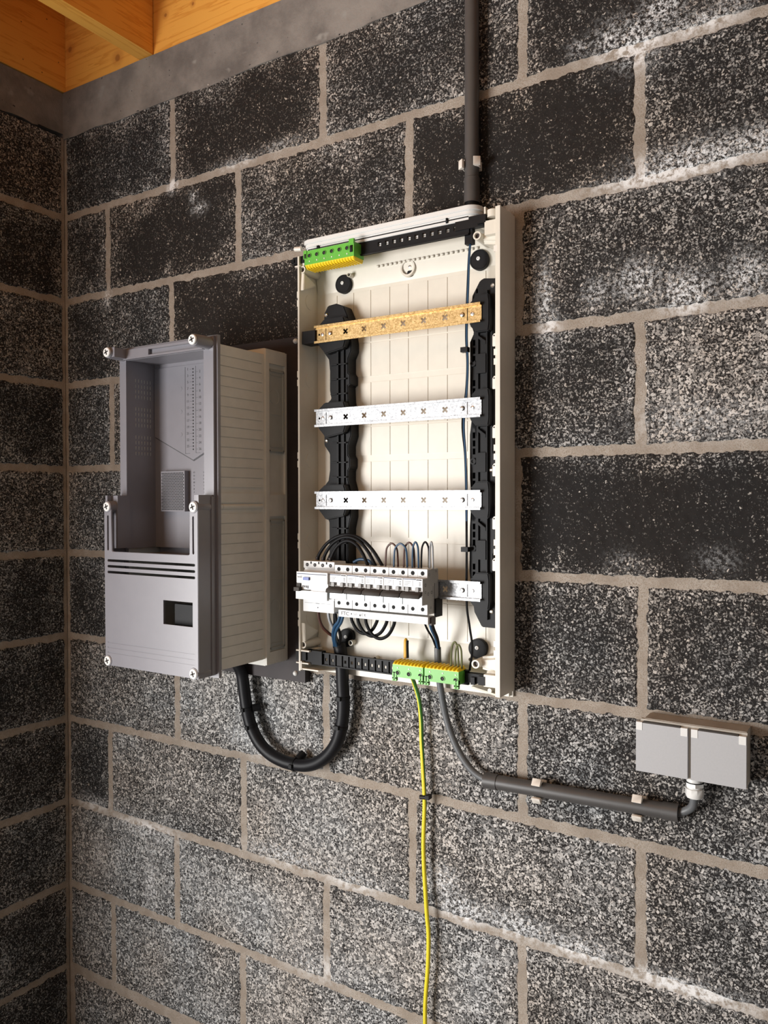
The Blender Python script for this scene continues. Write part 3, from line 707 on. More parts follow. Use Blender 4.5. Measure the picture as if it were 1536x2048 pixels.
part(MB().box(.852, .885, -.060, -.030, 1.812, 1.838, b=.002), 'cable_clip', 'black', db, 'black clip beside the top rail')
for x, z in ((1.2205, 1.765), (1.2215, 1.398)): part(MB().box(x-.006, x+.008, -.055, -.044, z-.0045, z+.0045, b=.001), 'cable_tie', 'black', db)
# metal rails
def cross_pts(x, z, s=.0058, w=.0021):
    P = []
    for k in range(4):
        a = math.pi/4+k*math.pi/2
        for t in (-1, 0, 1):
            P.append((x+s*math.cos(a)-t*w*math.sin(a), z+s*math.sin(a)+t*w*math.cos(a)) if t else (x+(s+.0012)*math.cos(a), z+(s+.0012)*math.sin(a)))
        a2 = a+math.pi/4; P.append((x+w*1.25*math.cos(a2), z+w*1.25*math.sin(a2)))
    return P
def make_rail():
    X0, X1 = .8835, 1.2573; zc = 1.828
    prof = [(-.0612,zc+.0135),(-.0612,zc+.0180),(-.0600,zc+.0180),(-.0600,zc+.0147),(-.0538,zc+.0147),(-.0538,zc-.0147),(-.0600,zc-.0147),(-.0600,zc-.0180),(-.0612,zc-.0180),(-.0612,zc-.0135),(-.0552,zc-.0135),(-.0552,zc+.0135)]
    b = MB(); b.prism(prof, 'x', X0, X1)
    cu = MB()
    for x in (.9578, 1.0024, 1.0479, 1.0921, 1.1372, 1.1829): cu.prism(cross_pts(x, zc), 'y', -.08, -.04)
    for x in (.9094, 1.2293): cu.box(x-.0008, x+.0008, -.08, -.04, zc-.0115, zc+.0115)
    cu.lathe((.8925, -.08, zc), (0, 1, 0), [(0, .0022), (.04, .0022)], 12)
    b.cut(cu)
    r = part(b, 'din_rail', 'zinc', db)
    s_ = []
    for x, rr_ in ((.9207, .0046), (1.2191, .0046)):
        q = MB(); q.lathe((x, -.0552, zc), (0, -1, 0), [(0, rr_), (.0012, rr_), (.0032, rr_*.7), (.004, 0)], 20); part(q, 'rivet', 'steel', r)
    for x in (.9006, 1.2394):
        q = MB(); q.lathe((x, -.0552, zc), (0, -1, 0), [(0, .0036), (.0008, .0036), (.0012, .002), (.0002, .0016)], 18); part(q, 'screw', 'steel', r)
    return r
rail = make_rail()
for dz in (1.657-1.828, 1.489-1.828, 1.3227-1.828):
    c = copy_tree(rail); c.parent = db; c.location.z += dz
rail.data = rail.data.copy(); rail.data.materials[0] = M['gold']; rail['label'] = 'top rail with gold timber reflection painted into its colour'  # same zinc as the other rails, with the reflection painted in
part(MB().box(1.1705, 1.1745, -.0750, -.0500, 1.272, 1.306, b=.0006), 'end_stop', 'black', db)
# black carrier bars
def bar(x0, x1, z0, z1, slots, y0=-.0545, y1=-.0515, sw=.0038, sh=.0042):
    b = MB(); hs = [(x-sw, x+sw, z-sh, z+sh) for x, z in slots]
    b.plate(x0, x1, z0, z1, y0, y1, hs)
    b.box(x0, x1, y0-.0035, y1, z1-.002, z1); b.box(x0, x1, y0-.0035, y1, z0, z0+.0025)
    return b
b = bar(.866, 1.232, 1.9725, 2.0055, [(1.0385+.0166*i, 1.9885) for i in range(11)])
b.box(1.205, 1.262, -.057, -.046, 1.983, 2.004, b=.0015); b.box(1.252, 1.269, -.063, -.046, 1.986, 2.001, b=.0015); b.box(1.222, 1.2375, -.052, -.040, 1.957, 1.985, b=.001)
b.box(.830, .868, -.062, -.048, 1.979, 1.9935, b=.002); b.box(.826, .834, -.064, -.050, 1.982, 1.989, b=.001)
b.box(1.187, 1.191, -.06, -.05, 2.0, 2.0105); b.box(.890, .896, -.06, -.05, 2.0, 2.0115)
part(b, 'terminal_carrier', 'black', db, 'black slotted bar across the top')
part(bar(1.03, 1.215, 1.9855, 1.9915, [], -.0475, -.0465), 'slot_backing', 'ivory', db)
b = bar(.8585, 1.232, 1.1495, 1.1765, [(.8755+.0159*i, 1.162) for i in range(14) if i not in (4,)], sw=.0026, sh=.003)
b.box(.858, .900, -.060, -.046, 1.1515, 1.1785, b=.0015); b.box(.836, .862, -.064, -.048, 1.157, 1.174, b=.003)
for i in range(14): b.box(.8675+.0159*i, .8688+.0159*i, -.0575, -.053, 1.150, 1.176)
b.box(1.228, 1.268, -.060, -.046, 1.155, 1.172, b=.0015); b.box(1.240, 1.248, -.065, -.046, 1.153, 1.1665, b=.001); b.box(1.255, 1.268, -.064, -.046, 1.154, 1.170, b=.001)
part(b, 'terminal_carrier', 'black', db, 'black slotted bar across the bottom')

# ------------------------------------------------------------------ earth terminal blocks (each clipped on a carrier)
def terminal_block(x0, x1, z0, z1, yf, yb, n, top, label, group=None, clip=True):
    t = thing('terminal_block', ((x0+x1)/2, yb, z0), label, 'terminal block', group)
    b = MB(); b.box(x0, x1, yf, yb, z0, z1, b=.0008)
    if top:      # block at the top of the board: strip faces down
        b.box(x1-.011, x1+.0002, yf-.0015, yf+.004, z1-.004, z1+.006, b=.0006); b.box(x0-.002, x0+.006, yf-.0015, yf+.003, z0+.012, z1+.001, b=.0006)
    else:
        for x in (x0, x1-.009): b.box(x, x+.0035, yf-.0015, yf+.005, z0-.0075, z0+.008, b=.0005); b.box(x+.0055, x+.009, yf-.0015, yf+.005, z0-.0075, z0+.008, b=.0005); b.box(x, x+.009, yf-.0015, yf+.003, z0-.003, z0-.001)
    h = part(b, 'housing', 'green', t)
    if top: LS = [(x1-.0085, x1-.003, yf-.0018, yf-.0005, z1-.020, z1-.007), (x0+.0005, x0+.0045, yf-.0019, yf-.0005, z0+.013, z1-.006)]
    else: LS = [(x+.0005, x+.0055, yf-.0002, yf+.001, z0+.001, z0+.0095) for x in (x0+.001, x1-.0075)]
    for l_ in LS: part(MB().box(*l_), 'latch_slot', 'hole', t)
    s = MB(); nn = n*3; w = (x1-x0)/nn
    if top:
        s.prism([(yf+.0005, z0+.0015), (yb-.001, z0+.0015), (yb-.001, z0-.0055), (yf+.006, z0-.0055), (yf+.0005, z0-.001)], 'x', x0+.001, x1-.001)
        for i in range(nn): s.prism([(yf+.0002, z0+.0005), (yb-.001, z0-.005), (yb-.001, z0-.0075), (yf+.006, z0-.0075), (yf+.0002, z0-.002)], 'x', x0+w*(i+.2), x0+w*(i+.7), b=.0005, seg=1)
    else:
        s.prism([(yf+.0002, z1-.001), (yb, z1-.001), (yb, z1+.003), (yf+.004, z1+.0025), (yf+.0002, z1+.0008)], 'x', x0+.0005, x1-.0005)
        for i in range(nn): s.prism([(yf, z1-.0005), (yb, z1), (yb, z1+.0068), (yf+.006, z1+.0062), (yf, z1+.002)], 'x', x0+w*(i+.15), x0+w*(i+.65), b=.0006, seg=1)
    part(s, 'marker_strip', 'yellow', t)
    step = (x1-x0-(.016 if top else .013))/(n-1 if n > 1 else 1)
    for i in range(n):
        x = x0+(.0125 if top else .0115)+step*i*(.88 if top else .92); zc = z1-.0105 if top else z0+.0085
        q = MB(); q.lathe((x, yf-.0012, zc), (0, 1, 0), [(.0007, .0038), (0, .0039), (0, .0048), (.002, .0048)], 20, closed=False); k = part(q, 'screw_port', 'green', t)
        q = MB(); q.lathe((x, yf-.0006, zc), (0, 1, 0), [(0, .0038), (.0002, .0038)], 16); part(q, 'bore', 'hole', k)
        q = MB(); q.lathe((x+.0004, yf-.0009, zc-.0004), (0, 1, 0), [(0, .0016), (.0004, .002)], 12); part(q, 'screw_head', 'toggle', k)
        q = MB(); zz = z0+.0062 if top else z1-.0055; q.box(x-.001, x+.0012, yf-.0008, yf+.001, zz-.0012, zz+.0012, b=.0003)
        part(q, 'test_point', 'tab', t)
    return t
terminal_block(.8745, .9955, 1.9665, 1.9945, -.0800, -.0450, 6, True, 'green six-way terminal block with yellow strip at the top left of the board')
terminal_block(1.0827, 1.1494, 1.1525, 1.1760, -.0800, -.0500, 3, False, 'left of the two green and yellow terminal blocks below the breakers')
terminal_block(1.1526, 1.2235, 1.1525, 1.1762, -.0800, -.0500, 3, False, 'right of the two green and yellow terminal blocks, with two small wire loops')

# ------------------------------------------------------------------ breakers
X0, XR, XE = .8852, .9622, 1.1708; WM = (XE-XR)/5
YS, YN = -.1005, -.1185; ZB, ZT2 = 1.2785, 1.3625
def breaker_profile(zb, zt, nb, nt_):
    return [(-.058, zb+.012), (-.062, zb), (YS, zb), (YS, nb), (YN, nb), (YN, nt_), (YS, nt_), (YS, zt), (-.062, zt), (-.058, zt-.012)]
def make_breaker(x0, label):
    t = thing('circuit_breaker', (x0, -.0575, ZB), label, 'circuit breaker', None); w = WM
    b = MB(); b.prism(breaker_profile(ZB, ZT2, 1.2975, 1.3465), 'x', x0+.00025, x0+w-.00025, b=.0006, seg=1)
    cu = MB(); cu.box(x0+.0015, x0+w-.0015, YN-.01, YN+.004, 1.3235, 1.3305); cu.box(x0+w/2-.0002, x0+w/2+.0002, YS-.01, YS+.0006, 1.27, 1.37)
    b.cut(cu); part(b, 'body', 'white', t)
    s = MB(); s.prism([(-.0600, ZB+.003), (YS+.0015, ZB+.003), (YS+.0015, 1.2985), (YN+.0015, 1.2985), (YN+.0015, 1.3455), (YS+.0015, 1.3455), (YS+.0015, ZT2-.002), (-.060, ZT2-.002)], 'x', x0+w-.00030, x0+w-.00018)
    part(s, 'side_cheek', 'ltgrey', t)
    for i in range(2):
        xc = x0+w*(.25+.5*i)
        q = MB(); q.lathe((xc, YS-.0003, 1.3545), (0, 1, 0), [(0, .0040), (.0005, .0040)], 20); part(q, 'screw_hole', 'hole', t)
        q = MB(); q.lathe((xc, YS-.0003, 1.2883), (0, 1, 0), [(0, .0037), (.0005, .0037)], 20); part(q, 'screw_hole', 'hole', t)
        q = MB(); q.box(xc-.0048, xc+.002, YN-.0018, YN+.006, 1.3205, 1.3300, b=.0008); part(q, 'toggle', 'tog2', t)
    q = MB(); q.prism([(YN+.001, 1.3235), (YN-.0125, 1.3180), (YN-.0142, 1.3125), (YN-.0130, 1.3105), (YN-.001, 1.3150)], 'x', x0+.0008, x0+w-.0008, b=.0006, seg=1); part(q, 'toggle_bar', 'toggle', t)
    q = MB(); q.box(x0+.001, x0+w-.001, YN-.0012, YN+.001, 1.2985, 1.3125, b=.0005); part(q, 'label_holder', 'clear', t)
    q = MB(); q.box(x0+.001, x0+w*.66, YN-.0004, YN+.0005, 1.3440, 1.3453); part(q, 'blue_line', 'navy', t)
    q = MB(); q.box(x0+w*.68, x0+w-.0025, YN-.0004, YN+.0005, 1.3430, 1.3448)
    for k in range(3): q.box(x0+.003, x0+.003+.014-.003*k, YN-.0003, YN+.0005, 1.3395-.0028*k, 1.3400-.0028*k)
    for k in range(3): q.box(x0+w-.008, x0+w-.004, YN-.0003, YN+.0005, 1.3385-.0026*k, 1.3395-.0026*k)
    q.box(x0+w/2-.0001, x0+w/2+.0001, YN-.0003, YN+.0005, 1.332, 1.343)
    for i in range(2): q.box(x0+w*(.25+.5*i)-.008, x0+w*(.25+.5*i)-.003, YS-.0003, YS+.0005, 1.3490, 1.3495)
    part(q, 'printing', 'ink', t)
    return t
BL = ['white two-pole circuit breaker directly right of the wide residual current breaker',
      'white two-pole circuit breaker, second after the wide residual current breaker',
      'white two-pole circuit breaker in the middle of the five matching breakers',
      'white two-pole circuit breaker, second from the right end of the row',
      'white two-pole circuit breaker at the right end with its grey side exposed']
br0 = make_breaker(XR, BL[0]); br0['group'] = 'two-pole circuit breakers on the lowest rail'
for i in range(1, 5):
    c = copy_tree(br0); c.location.x += WM*i; c['label'] = BL[i]
    if i == 4:
        q = MB()
        for (y, z, r) in ((-.094,1.352,.0028),(-.068,1.357,.002),(-.108,1.334,.003),(-.108,1.321,.0025),(-.085,1.319,.003),(-.098,1.317,.003),(-.088,1.291,.0022)):
            q.lathe((XE-.0004, y, z), (1, 0, 0), [(0, r), (.0004, r), (.0004, r*.7)], 14, closed=False)
        q.box(XE-.0003, XE, -.0745, -.0725, 1.30, 1.335); q.box(XE-.0003, XE, -.080, -.0792, 1.31, 1.33)
        q.bm.verts.ensure_lookup_table()
        for v in q.bm.verts: v.co -= Vector((WM*4, 0, 0))
        me_o = q.build('side_marking', M['ink'], br0); me_o.parent = c
rc = thing('residual_current_breaker', (X0, -.0575, 1.266), 'wide four-pole residual current breaker with blue test button at the left of the row', 'circuit breaker')
b = MB(); b.prism([(-.058, 1.285), (-.062, 1.270), (YS, 1.268), (YS, 1.2955), (YN-.003, 1.2955), (YN-.003, 1.3465), (YS, 1.3465), (YS+.004, 1.3515), (YS, 1.354), (YS, 1.3675), (-.062, 1.3675), (-.058, 1.35)], 'x', X0, XR-.0004, b=.0007, seg=1)
part(b, 'body', 'white', rc)
q = MB(); q.box(X0+.0005, XR-.001, YS-.0016, YS+.001, 1.2665, 1.2905, b=.0006); part(q, 'terminal_cover', 'white', rc)
q = MB(); q.box(X0+.004, XR-.004, YS-.0019, YS, 1.2838, 1.2842); q.box(X0+.032, X0+.041, YS-.0019, YS, 1.2830, 1.2836); q.lathe((X0+.037, YS-.0018, 1.2755), (0, -1, 0), [(0, .0014), (.0002, .0014)], 12); part(q, 'cover_marking', 'ink', rc)
for i in range(4):
    q = MB(); x = X0+.0095+.0192*i; q.lathe((x, YS-.0003, 1.3600), (0, 1, 0), [(0, .0036), (.0005, .0036)], 20); k = part(q, 'screw_hole', 'hole', rc)
    q = MB(); q.lathe((x, YS-.0005, 1.3600), (0, 1, 0), [(0, .0019), (.0005, .0019)], 12); part(q, 'screw_head', 'blk_ferr', k)
    if i < 3: q = MB(); q.box(x+.0082, x+.0112, YS-.0003, YS+.001, 1.3620, 1.3665); part(q, 'vent_slit', 'hole', rc)
q = MB(); q.box(X0+.002, XR-.002, YN-.0034, YN-.0025, 1.3432, 1.3445); part(q, 'blue_line', 'navy', rc)
q = MB(); q.box(X0+.0005, XR-.0010, YN-.0050, YN+.001, 1.3255, 1.3475, b=.0006); part(q, 'front_panel', 'white', rc)
q = MB(); q.box(X0+.002, XR-.003, YN-.0054, YN-.0045, 1.3430, 1.3442); part(q, 'blue_line', 'navy', rc)
q = MB(); q.box(X0+.019, X0+.033, YN-.0085, YN-.004, 1.3315, 1.3375, b=.0012); part(q, 'test_button', 'blue', rc)
q = MB(); q.box(X0+.003, X0+.014, YN-.0054, YN-.0045, 1.3365, 1.3378); q.box(X0+.010, X0+.014, YN-.0054, YN-.0045, 1.3395, 1.3400)
for k in range(4): q.box(X0+.014+.004*k, X0+.0165+.004*k, YN-.0034, YN-.0025, 1.318-.001*k, 1.3205)
part(q, 'printing', 'ink', rc)
q = MB(); q.box(X0-.0008, X0+.012, YN-.013, YN-.002, 1.3095, 1.3170, b=.0012); q.box(X0+.001, X0+.010, YN-.006, YN-.002, 1.315, 1.3245, b=.001); q.box(X0+.012, X0+.034, YN-.006, YN-.002, 1.3112, 1.3122); part(q, 'toggle', 'toggle', rc)
q = MB(); q.box(X0-.0006, XR-.0012, YN-.0062, YN+.001, 1.2935, 1.3105, b=.0007); part(q, 'label_holder', 'ivory', rc)
# comb busbar under the breakers
cb = thing('comb_busbar', (1.075, -.09, 1.2625), 'white comb busbar strip running under the five two-pole breakers', 'busbar')
part(MB().box(.9750, 1.1740, -.1055, -.080, 1.2625, 1.2755, b=.001), 'insulating_profile', 'white', cb)
q = MB(); q.text('FTC', .0098, (.9905, -.1056, 1.2690), sx=1.1); q.text('C', .0068, (1.0310, -.1056, 1.2690)); q.text('\u20ac', .0068, (1.0370, -.1056, 1.2690)); q.prism([(1.0235,1.2665),(1.0275,1.2665),(1.0255,1.2715)], 'y', -.1058, -.1054)
part(q, 'printed_mark', 'inkblk', cb)
q = MB(); q.lathe((1.0055, -.1056, 1.2695), (0, -1, 0), [(0, .0016), (.0001, .0016)], 14); q.box(1.0095, 1.0185, -.1057, -.1055, 1.2705, 1.2712); q.box(1.0095, 1.0200, -.1057, -.1055, 1.2682, 1.2688)
for i in range(8): q.lathe((1.046+.0158*i, -.1056, 1.2705), (0, 1, 0), [(0, .0006), (.0003, .0006)], 8)
part(q, 'dot_mark', 'ink', cb)
part(MB().box(1.1730, 1.1775, -.098, -.082, 1.2600, 1.2745, b=.001), 'copper_end', 'blk_ferr', cb)

# ------------------------------------------------------------------ wires
def wire(name, pts, r, mat, label, group=None, cat='wire', res=8, parent=None, seg=10):
    b = MB(); b.tube(pts, r, seg=seg, res=res)
    if parent is not None: return part(b, name, mat, parent)
    o = b.build(name, M[mat]); return tag(o, label, cat, group)
YW = -.080
def arch(xa, xb, zp, zb=1.3600, y=YW, yp=None):
    xm = (xa+xb)/2; h = zp-zb; yp = y if yp is None else yp
    return [(xa, y, zb), (xa+(xb-xa)*.02, y, zb+h*.45), (xa+(xb-xa)*.12, yp, zb+h*.82), (xm, yp, zp), (xb-(xb-xa)*.12, yp, zb+h*.82), (xb-(xb-xa)*.02, y, zb+h*.45), (xb, y, zb)]
G1 = 'thin wire loops above the breakers'
for xa, xb, zp, mt_, y, lab in ((1.0662, 1.0942, 1.4064, 'brown', -.078, 'brown wire loop, leftmost of the thin loops above the breakers'),
    (1.0886, 1.1180, 1.4070, 'wblue', -.084, 'blue-grey wire loop, second from left above the breakers'),
    (1.1075, 1.1310, 1.4092, 'brown', -.079, 'dark brown wire loop left of the bright blue one'),
    (1.1285, 1.1420, 1.4106, 'wblue', -.083, 'blue wire loop, fourth from left above the breakers'),
    (1.1454, 1.1624, 1.4111, 'wblack', -.079, 'black wire loop beside the grey one at the right end'),
    (1.1656, 1.1803-.008, 1.4116, 'wgrey', -.083, 'grey wire loop at the right end above the breakers')):
    wire('wire_jumper', arch(xa, xb, zp, y=y), .0018, mt_, lab, G1)
G2 = 'thick black cable loops above the breakers'
def big_arch(x0, x1, zp, y): 
    h = zp-1.362; w = x1-x0
    return [(x0, y, 1.362), (x0+w*.03, y, 1.362+h*.30), (x0+w*.16, y, 1.362+h*.70), (x0+w*.34, y, 1.362+h*.95), (x0+w*.52, y, zp), (x0+w*.70, y, 1.362+h*.85), (x0+w*.86, y, 1.362+h*.50), (x0+w, y, 1.362)]
for x0_, x1_, zp, y, lab in ((.8988, 1.0553, 1.4200, -.072, 'outermost thick black cable arch from the wide breaker to the breakers'),
    (.9165, 1.0420, 1.4160, -.076, 'middle thick black cable arch above the breakers'),
    (.9370, 1.0270, 1.4090, -.080, 'innermost thick black cable arch above the breakers')):
    t = thing('cable_jumper', (x0_, y, 1.362), lab, 'cable', G2)
    wire('insulation', big_arch(x0_, x1_, zp, y), .0034, 'wblack', None, parent=t, res=8)
    q = MB(); q.lathe((x0_, y, 1.360), (0, 0, 1), [(0, .0036), (.0115, .0036), (.0115, .0044), (.014, .0044)], 14); part(q, 'ferrule', 'blk_ferr', t)
tag(MB().tube([(.985, -.068, 1.366), (1.0, -.066, 1.3725), (1.02, -.066, 1.370), (1.03, -.068, 1.362)], .003).build('wire_jumper', M['wblue']), 'short blue wire behind the foot of the thick black arches', 'wire', G1)
G3 = 'black cable loops hanging below the breakers'
def sag(xa, xb, zl, y, zt_=1.264):
    h = zt_-zl; w = xb-xa
    return [(xa, y, zt_), (xa+w*.05, y, zt_-h*.42), (xa+w*.24, y, zt_-h*.85), (xa+w*.5, y, zl), (xa+w*.77, y, zt_-h*.80), (xa+w*.95, y, zt_-h*.35), (xa+w, y, zt_)]
for xa, xb, zl, y, lab in ((.977, 1.041, 1.2262, -.066, 'left black cable loop hanging under the busbar'), (.9950, 1.0655, 1.2235, -.070, 'middle black cable loop hanging under the busbar'), (1.0165, 1.0850, 1.2210, -.074, 'right black cable loop hanging under the busbar')):
    wire('cable_jumper', sag(xa, xb, zl, y), .0033, 'wblack', lab, G3)
# supply cable loop between meter cabinet and board
sc = thing('supply_cable', (.80, -.03, .92), 'thick black supply cable looping from the meter cabinet into the board', 'cable')
path = [(.640, -.06, 1.175), (.652, -.045, 1.130), (.6575, -.033, 1.1000), (.6630, -.03, 1.0550), (.6700, -.03, 1.0200), (.6820, -.03, .9850), (.7050, -.03, .9530), (.7350, -.03, .9330), (.7700, -.03, .9235), (.8056, -.03, .9215), (.8400, -.03, .9260), (.8720, -.03, .9400), (.9010, -.03, .9650), (.9210, -.03, .9980), (.9310, -.03, 1.0400), (.9330, -.03, 1.0750), (.9310, -.03, 1.1100), (.9300, -.03, 1.1400), (.9270, -.03, 1.1700), (.9235, -.03, 1.1930)]
wire('sheath', path, .0135, 'blackcable', None, parent=sc, res=5, seg=20)
def tie(p, d, r=.0142, tail=None):
    b = MB(); d = Vector(d).normalized(); b.lathe(Vector(p)-d*.0035, d, [(0, r-.001), (.0005, r+.0006), (.0065, r+.0006), (.007, r-.001)], 24)
    b.box(p[0]-.004, p[0]+.004, p[1]-r-.004, p[1]-r+.001, p[2]-.004, p[2]+.004, b=.001)
    part(b, 'cable_tie', 'black', sc)
    if tail:
        q = MB(); q.cyl(Vector(p)+Vector((tail[0]*.5, .004, tail[1]*.5)), Vector(p)+Vector((tail[0], .018, tail[1])), .0085, 16); part(q, 'wall_clip', 'black', sc)
tie((.6695, -.03, 1.023), (.17, 0, -1), tail=(.024, .004)); tie((.682, -.03, .985), (.4, 0, -1)); tie((.8056, -.03, .9215), (1, 0, .02), tail=(.010, .022)); tie((.9275, -.03, 1.022), (.25, 0, 1)); tie((.9325, -.03, 1.082), (-.02, 0, 1))
part(MB().cyl((.9240, -.03, 1.185), (.9232, -.03, 1.1945), .0142, 20), 'sheath_end', 'black', sc)
for nm, mt_, pts in (('brown_core', 'brown', [(.9185,-.034,1.190),(.9195,-.045,1.2080),(.9130,-.055,1.2180),(.9040,-.062,1.2300),(.8985,-.066,1.2480),(.8975,-.068,1.272)]),
    ('grey_core', 'wgrey', [(.9225,-.038,1.190),(.9260,-.048,1.2110),(.9330,-.058,1.2200),(.9290,-.062,1.2320),(.9240,-.066,1.2480),(.9215,-.068,1.272)]),
    ('black_core', 'wblack', [(.9270,-.038,1.190),(.9400,-.050,1.2080),(.9460,-.060,1.2200),(.9410,-.064,1.2400),(.9390,-.068,1.272)]),
    ('black_core', 'wblack', [(.9230,-.030,1.190),(.9250,-.050,1.2200),(.9330,-.060,1.2430),(.9395,-.070,1.272)]),
    ('blue_core', 'wblue', [(.9250,-.042,1.190),(.9300,-.055,1.2080),(.9420,-.066,1.2280),(.9600,-.074,1.2480),(.9680,-.076,1.272)]),
    ('blue_core', 'wblue', [(.9200,-.042,1.190),(.9270,-.058,1.2150),(.9400,-.070,1.2350),(.9540,-.076,1.2480),(.9600,-.076,1.272)])):
    o = wire(nm, pts, .0032, mt_, None, parent=sc)
part(MB().box(.9285, .9560, -.074, -.060, 1.2620, 1.2690, b=.001), 'core_clamp', 'black', sc)
# long green and yellow earth wire
ew = thing('earth_cable', (1.118, -.02, .0), 'long yellow and green earth wire hanging from the board down the wall', 'cable')
wire('insulation', [(1.110,-.052,1.170),(1.1050,-.045,1.150),(1.0985,-.024,1.1300),(1.1066,-.020,1.0978),(1.1100,-.018,1.0600),(1.111,-.018,1.0199),(1.1140,-.018,.9700),(1.1170,-.018,.9200),(1.1178,-.018,.8900),(1.1152,-.018,.8242),(1.1160,-.018,.7800),(1.1190,-.018,.7300),(1.1225,-.018,.6800),(1.1262,-.018,.6401),(1.125,-.018,.5807),(1.1194,-.018,.5099),(1.1182,-.018,.462),(1.118,-.018,.25),(1.119,-.018,.01)], .0042, 'zebra', None, parent=ew, res=8, seg=12)
q = MB(); q.lathe((1.1175, -.018, .9070), (0, 0, 1), [(0, .0052), (.005, .0052)], 16); q.cyl((1.1100, -.022, .9085), (1.1290, -.022, .9105), .0042, 10); q.box(1.1230, 1.1310, -.026, -.012, .907, .915, b=.001)
part(q, 'cable_tie', 'black', ew)
st = thing('earth_wire_end', (1.09, -.045, 1.18), 'short ochre and black sleeved wire end standing up behind the left bottom terminal block', 'wire')
q = MB(); q.lathe((1.0895, -.040, 1.182), (-.02, 0, 1), [(0, .0050), (.030, .0044), (.036, .0034), (.0385, .0012), (.039, 0)], 16); part(q, 'sleeve', 'ochre', st)
q = MB(); q.tube([(1.0940,-.043,1.217),(1.0950,-.045,1.205),(1.0968,-.047,1.184)], .0026); part(q, 'core', 'wblack', st)
G4 = 'two small wire loops on the right terminal block'
for xa, xb, zp, lab in ((1.1990, 1.2140, 1.2270, 'left olive wire loop standing on the right bottom terminal block'), (1.2075, 1.2210, 1.2225, 'right olive wire loop standing on the right bottom terminal block')):
    wire('wire_jumper', arch(xa, xb, zp, zb=1.178, y=-.062), .0018, 'olive', lab, G4)
# grey cable to the sockets
gc = thing('grey_cable', (1.25, -.03, .97), 'grey cable curving from the board through the horizontal conduit to the double socket', 'cable')
wire('sheath', [(1.1555,-.034,1.2080),(1.1550,-.032,1.1850),(1.1555,-.030,1.1600),(1.1570,-.026,1.1320),(1.1640,-.022,1.0850),(1.1760,-.020,1.0450),(1.1930,-.020,1.0120),(1.2150,-.020,.9850),(1.2400,-.020,.9700),(1.2700,-.020,.9660),(1.30,-.020,.9665),(1.42,-.020,.970),(1.56,-.020,.975),(1.590,-.020,.9760),(1.6080,-.022,.9840),(1.6180,-.026,.9950),(1.6210,-.030,1.0120)], .0066, 'greycable', None, parent=gc, res=6, seg=14)
wire('blue_core', [(1.1580,-.036,1.2060),(1.1600,-.050,1.2280),(1.1600,-.066,1.2480),(1.1620,-.080,1.2700)], .0032, 'wblue', None, parent=gc)
wire('black_core', [(1.1540,-.036,1.2060),(1.1530,-.050,1.2280),(1.1500,-.066,1.2480),(1.1490,-.080,1.2700)], .0020, 'wblack', None, parent=gc)
wire('black_core', [(1.1600,-.036,1.2060),(1.1640,-.050,1.2280),(1.1650,-.066,1.2480),(1.1660,-.080,1.2700)], .0026, 'wblack', None, parent=gc)
# control wires beside the right bracket
wire('control_wire', [(1.2290,-.043,1.960),(1.2285,-.048,1.93),(1.2260,-.048,1.88),(1.2240,-.047,1.845),(1.2225,-.047,1.79),(1.2255,-.048,1.74),(1.2225,-.047,1.69),(1.2150,-.047,1.63),(1.2205,-.047,1.57),(1.2225,-.047,1.50),(1.2235,-.047,1.40),(1.2235,-.047,1.30),(1.2280,-.044,1.255),(1.2325,-.042,1.215),(1.2290,-.046,1.174)], .0022, 'wblack', 'black control wire running down beside the right bracket', 'control wires', res=8)
wire('control_wire', [(1.2310,-.046,1.960),(1.2305,-.050,1.93),(1.2285,-.050,1.88),(1.2265,-.049,1.845),(1.2250,-.049,1.79),(1.2270,-.049,1.74),(1.2250,-.049,1.69),(1.2190,-.049,1.63),(1.2225,-.049,1.57),(1.2245,-.049,1.50),(1.2245,-.049,1.45)], .0019, 'wblue', 'blue control wire running down beside the black one at the right bracket', 'control wires', res=8)

# ------------------------------------------------------------------ conduits
cu_ = thing('conduit_pipe', (1.2205, -.0185, 2.045), 'dark grey vertical conduit pipe coming down to the top of the board', 'conduit')
part(MB().cyl((1.2205, -.0185, 2.070), (1.2205, -.0185, 2.80), .0135, 28), 'pipe', 'conduit', cu_)
q = MB(); q.lathe((1.2205, -.0185, 2.043), (0, 0, 1), [(.004, .0125), (0, .0130), (0, .0150), (.046, .0148), (.047, .0135)], 28, closed=False); part(q, 'coupling', 'conduit', cu_)
q = MB(); q.lathe((1.2205, -.0185, 2.020), (0, 0, 1), [(0, .0120), (.024, .0120)], 20); part(q, 'sleeve_end', 'black', cu_)
def clip_pts(s, r=.0152, t=.0016, a0=-1.0, a1=1.35):
    out = [(s*(r+t)*math.sin(a), -(r+t)*math.cos(a)) for a in np.linspace(a0, a1, 8)]
    return out+[(s*r*math.sin(a), -r*math.cos(a)) for a in np.linspace(a1, a0, 8)]
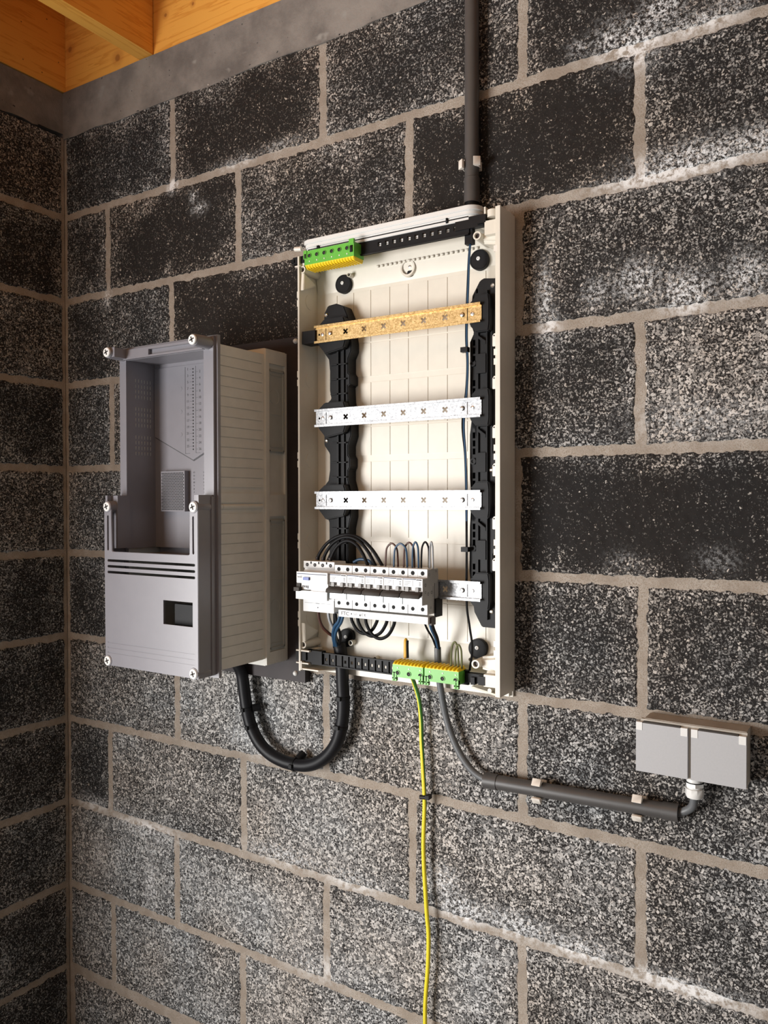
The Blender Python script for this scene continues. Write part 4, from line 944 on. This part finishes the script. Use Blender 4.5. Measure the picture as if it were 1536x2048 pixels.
def pipe_clip(parent, c, axis):
    """open cradle: two curved arms around the pipe and a foot on the wall"""
    b = MB(); x, y, z = c
    for s in (-1, 1):
        arm = [(s*(.0154)*math.sin(a), -.0154*math.cos(a)) for a in np.linspace(.75, 1.95, 8)]
        arm += [(s*(.0172)*math.sin(a), -.0172*math.cos(a)) for a in np.linspace(1.95, .75, 8)]
        tip = [(s*.0100, -.0150), (s*.0118, -.0185), (s*.0225, -.0110), (s*.0222, -.0090), (s*.0165, -.0070)]
        for P_ in (arm, tip):
            if axis == 'z': b.prism([(x+p[0], y+p[1]) for p in P_], 'z', z-.008, z+.008, b=.0004, seg=1)
            else: b.prism([(y+p[1], z+p[0]) for p in P_], 'x', x-.008, x+.008, b=.0004, seg=1)
    if axis == 'z': b.box(x-.012, x+.012, y+.0145, -.0005, z-.008, z+.008, b=.001)
    else: b.box(x-.008, x+.008, y+.0145, -.0005, z-.012, z+.012, b=.001)
    part(b, 'pipe_clip', 'tab', parent, 'ivory plastic clip')
pipe_clip(cu_, (1.2205, -.0185, 2.114), 'z')
cl = thing('conduit_pipe', (1.42, -.02, .955), 'dark grey horizontal conduit pipe with two ivory clips below the board', 'conduit')
d0, d1 = Vector((1.2480, -.020, .9663)), Vector((1.5955, -.020, .9763)); dd = (d1-d0)
part(MB().cyl(d0+dd*.05, d0+dd*.95, .0133, 28), 'pipe', 'conduit', cl)
for a, c in ((d0, d0+dd*.075), (d1, d0+dd*.925)):
    q = MB(); q.lathe(a, c-a, [(.006, .0100), (0, .0122), (0, .0147), ((c-a).length, .0145), ((c-a).length, .0133)], 28, closed=False); part(q, 'coupling', 'conduit', cl)
pipe_clip(cl, (1.3542, -.020, .9692), 'x'); pipe_clip(cl, (1.5310, -.020, .9746), 'x')

# ------------------------------------------------------------------ double socket
so = thing('double_socket', (1.62, 0, 1.041), 'surface-mounted double socket with two silver lids at the lower right', 'socket')
b = MB(); b.box(1.5450, 1.6995, -.040, 0, 1.0425, 1.1300, b=.004, seg=3); b.box(1.540, 1.7010, -.043, -.036, 1.0425, 1.1290, b=.003, seg=3)
part(b, 'back_box', 'taupe', so)
for x0, x1 in ((1.5335, 1.6150), (1.6195, 1.7010)):
    b = MB(); b.box(x0, x1-.0005, -.050, -.043, 1.0440, 1.1240, b=.0028, seg=3); l_ = part(b, 'lid', 'silver', so)
    for xa, xb_ in ((x0+.0002, x0+.0100), (x1-.0112, x1-.0008)):
        part(MB().box(xa, xb_, -.0506, -.0415, 1.1120, 1.1250, b=.0022, seg=2), 'hinge_corner', 'ivory', l_, 'white hinge corner')
    part(MB().box(x0+.0110, x1-.0122, -.0490, -.0430, 1.1235, 1.1262, b=.0005), 'hinge_gap', 'toggle', l_)
q = MB(); cx_ = 1.6215
q.lathe((cx_, -.030, 1.0460), (0, 0, -1), [(0, .0125), (.010, .0125)], 24)
q.lathe((cx_, -.030, 1.0350), (0, 0, -1), [(0, .0148), (.006, .0148)], 6); q.lathe((cx_, -.030, 1.0285), (0, 0, -1), [(0, .0118), (.003, .0118)], 24)
q.lathe((cx_, -.030, 1.0255), (0, 0, -1), [(0, .0142), (.010, .0142), (.0145, .0128), (.0165, .0088)], 10)
part(q, 'cable_gland', 'ivory', so, 'white cable gland')
q = MB(); q.lathe((cx_, -.030, 1.0362), (0, 0, -1), [(0, .0138), (.0012, .0138)], 24); part(q, 'gland_seal', 'black', so)
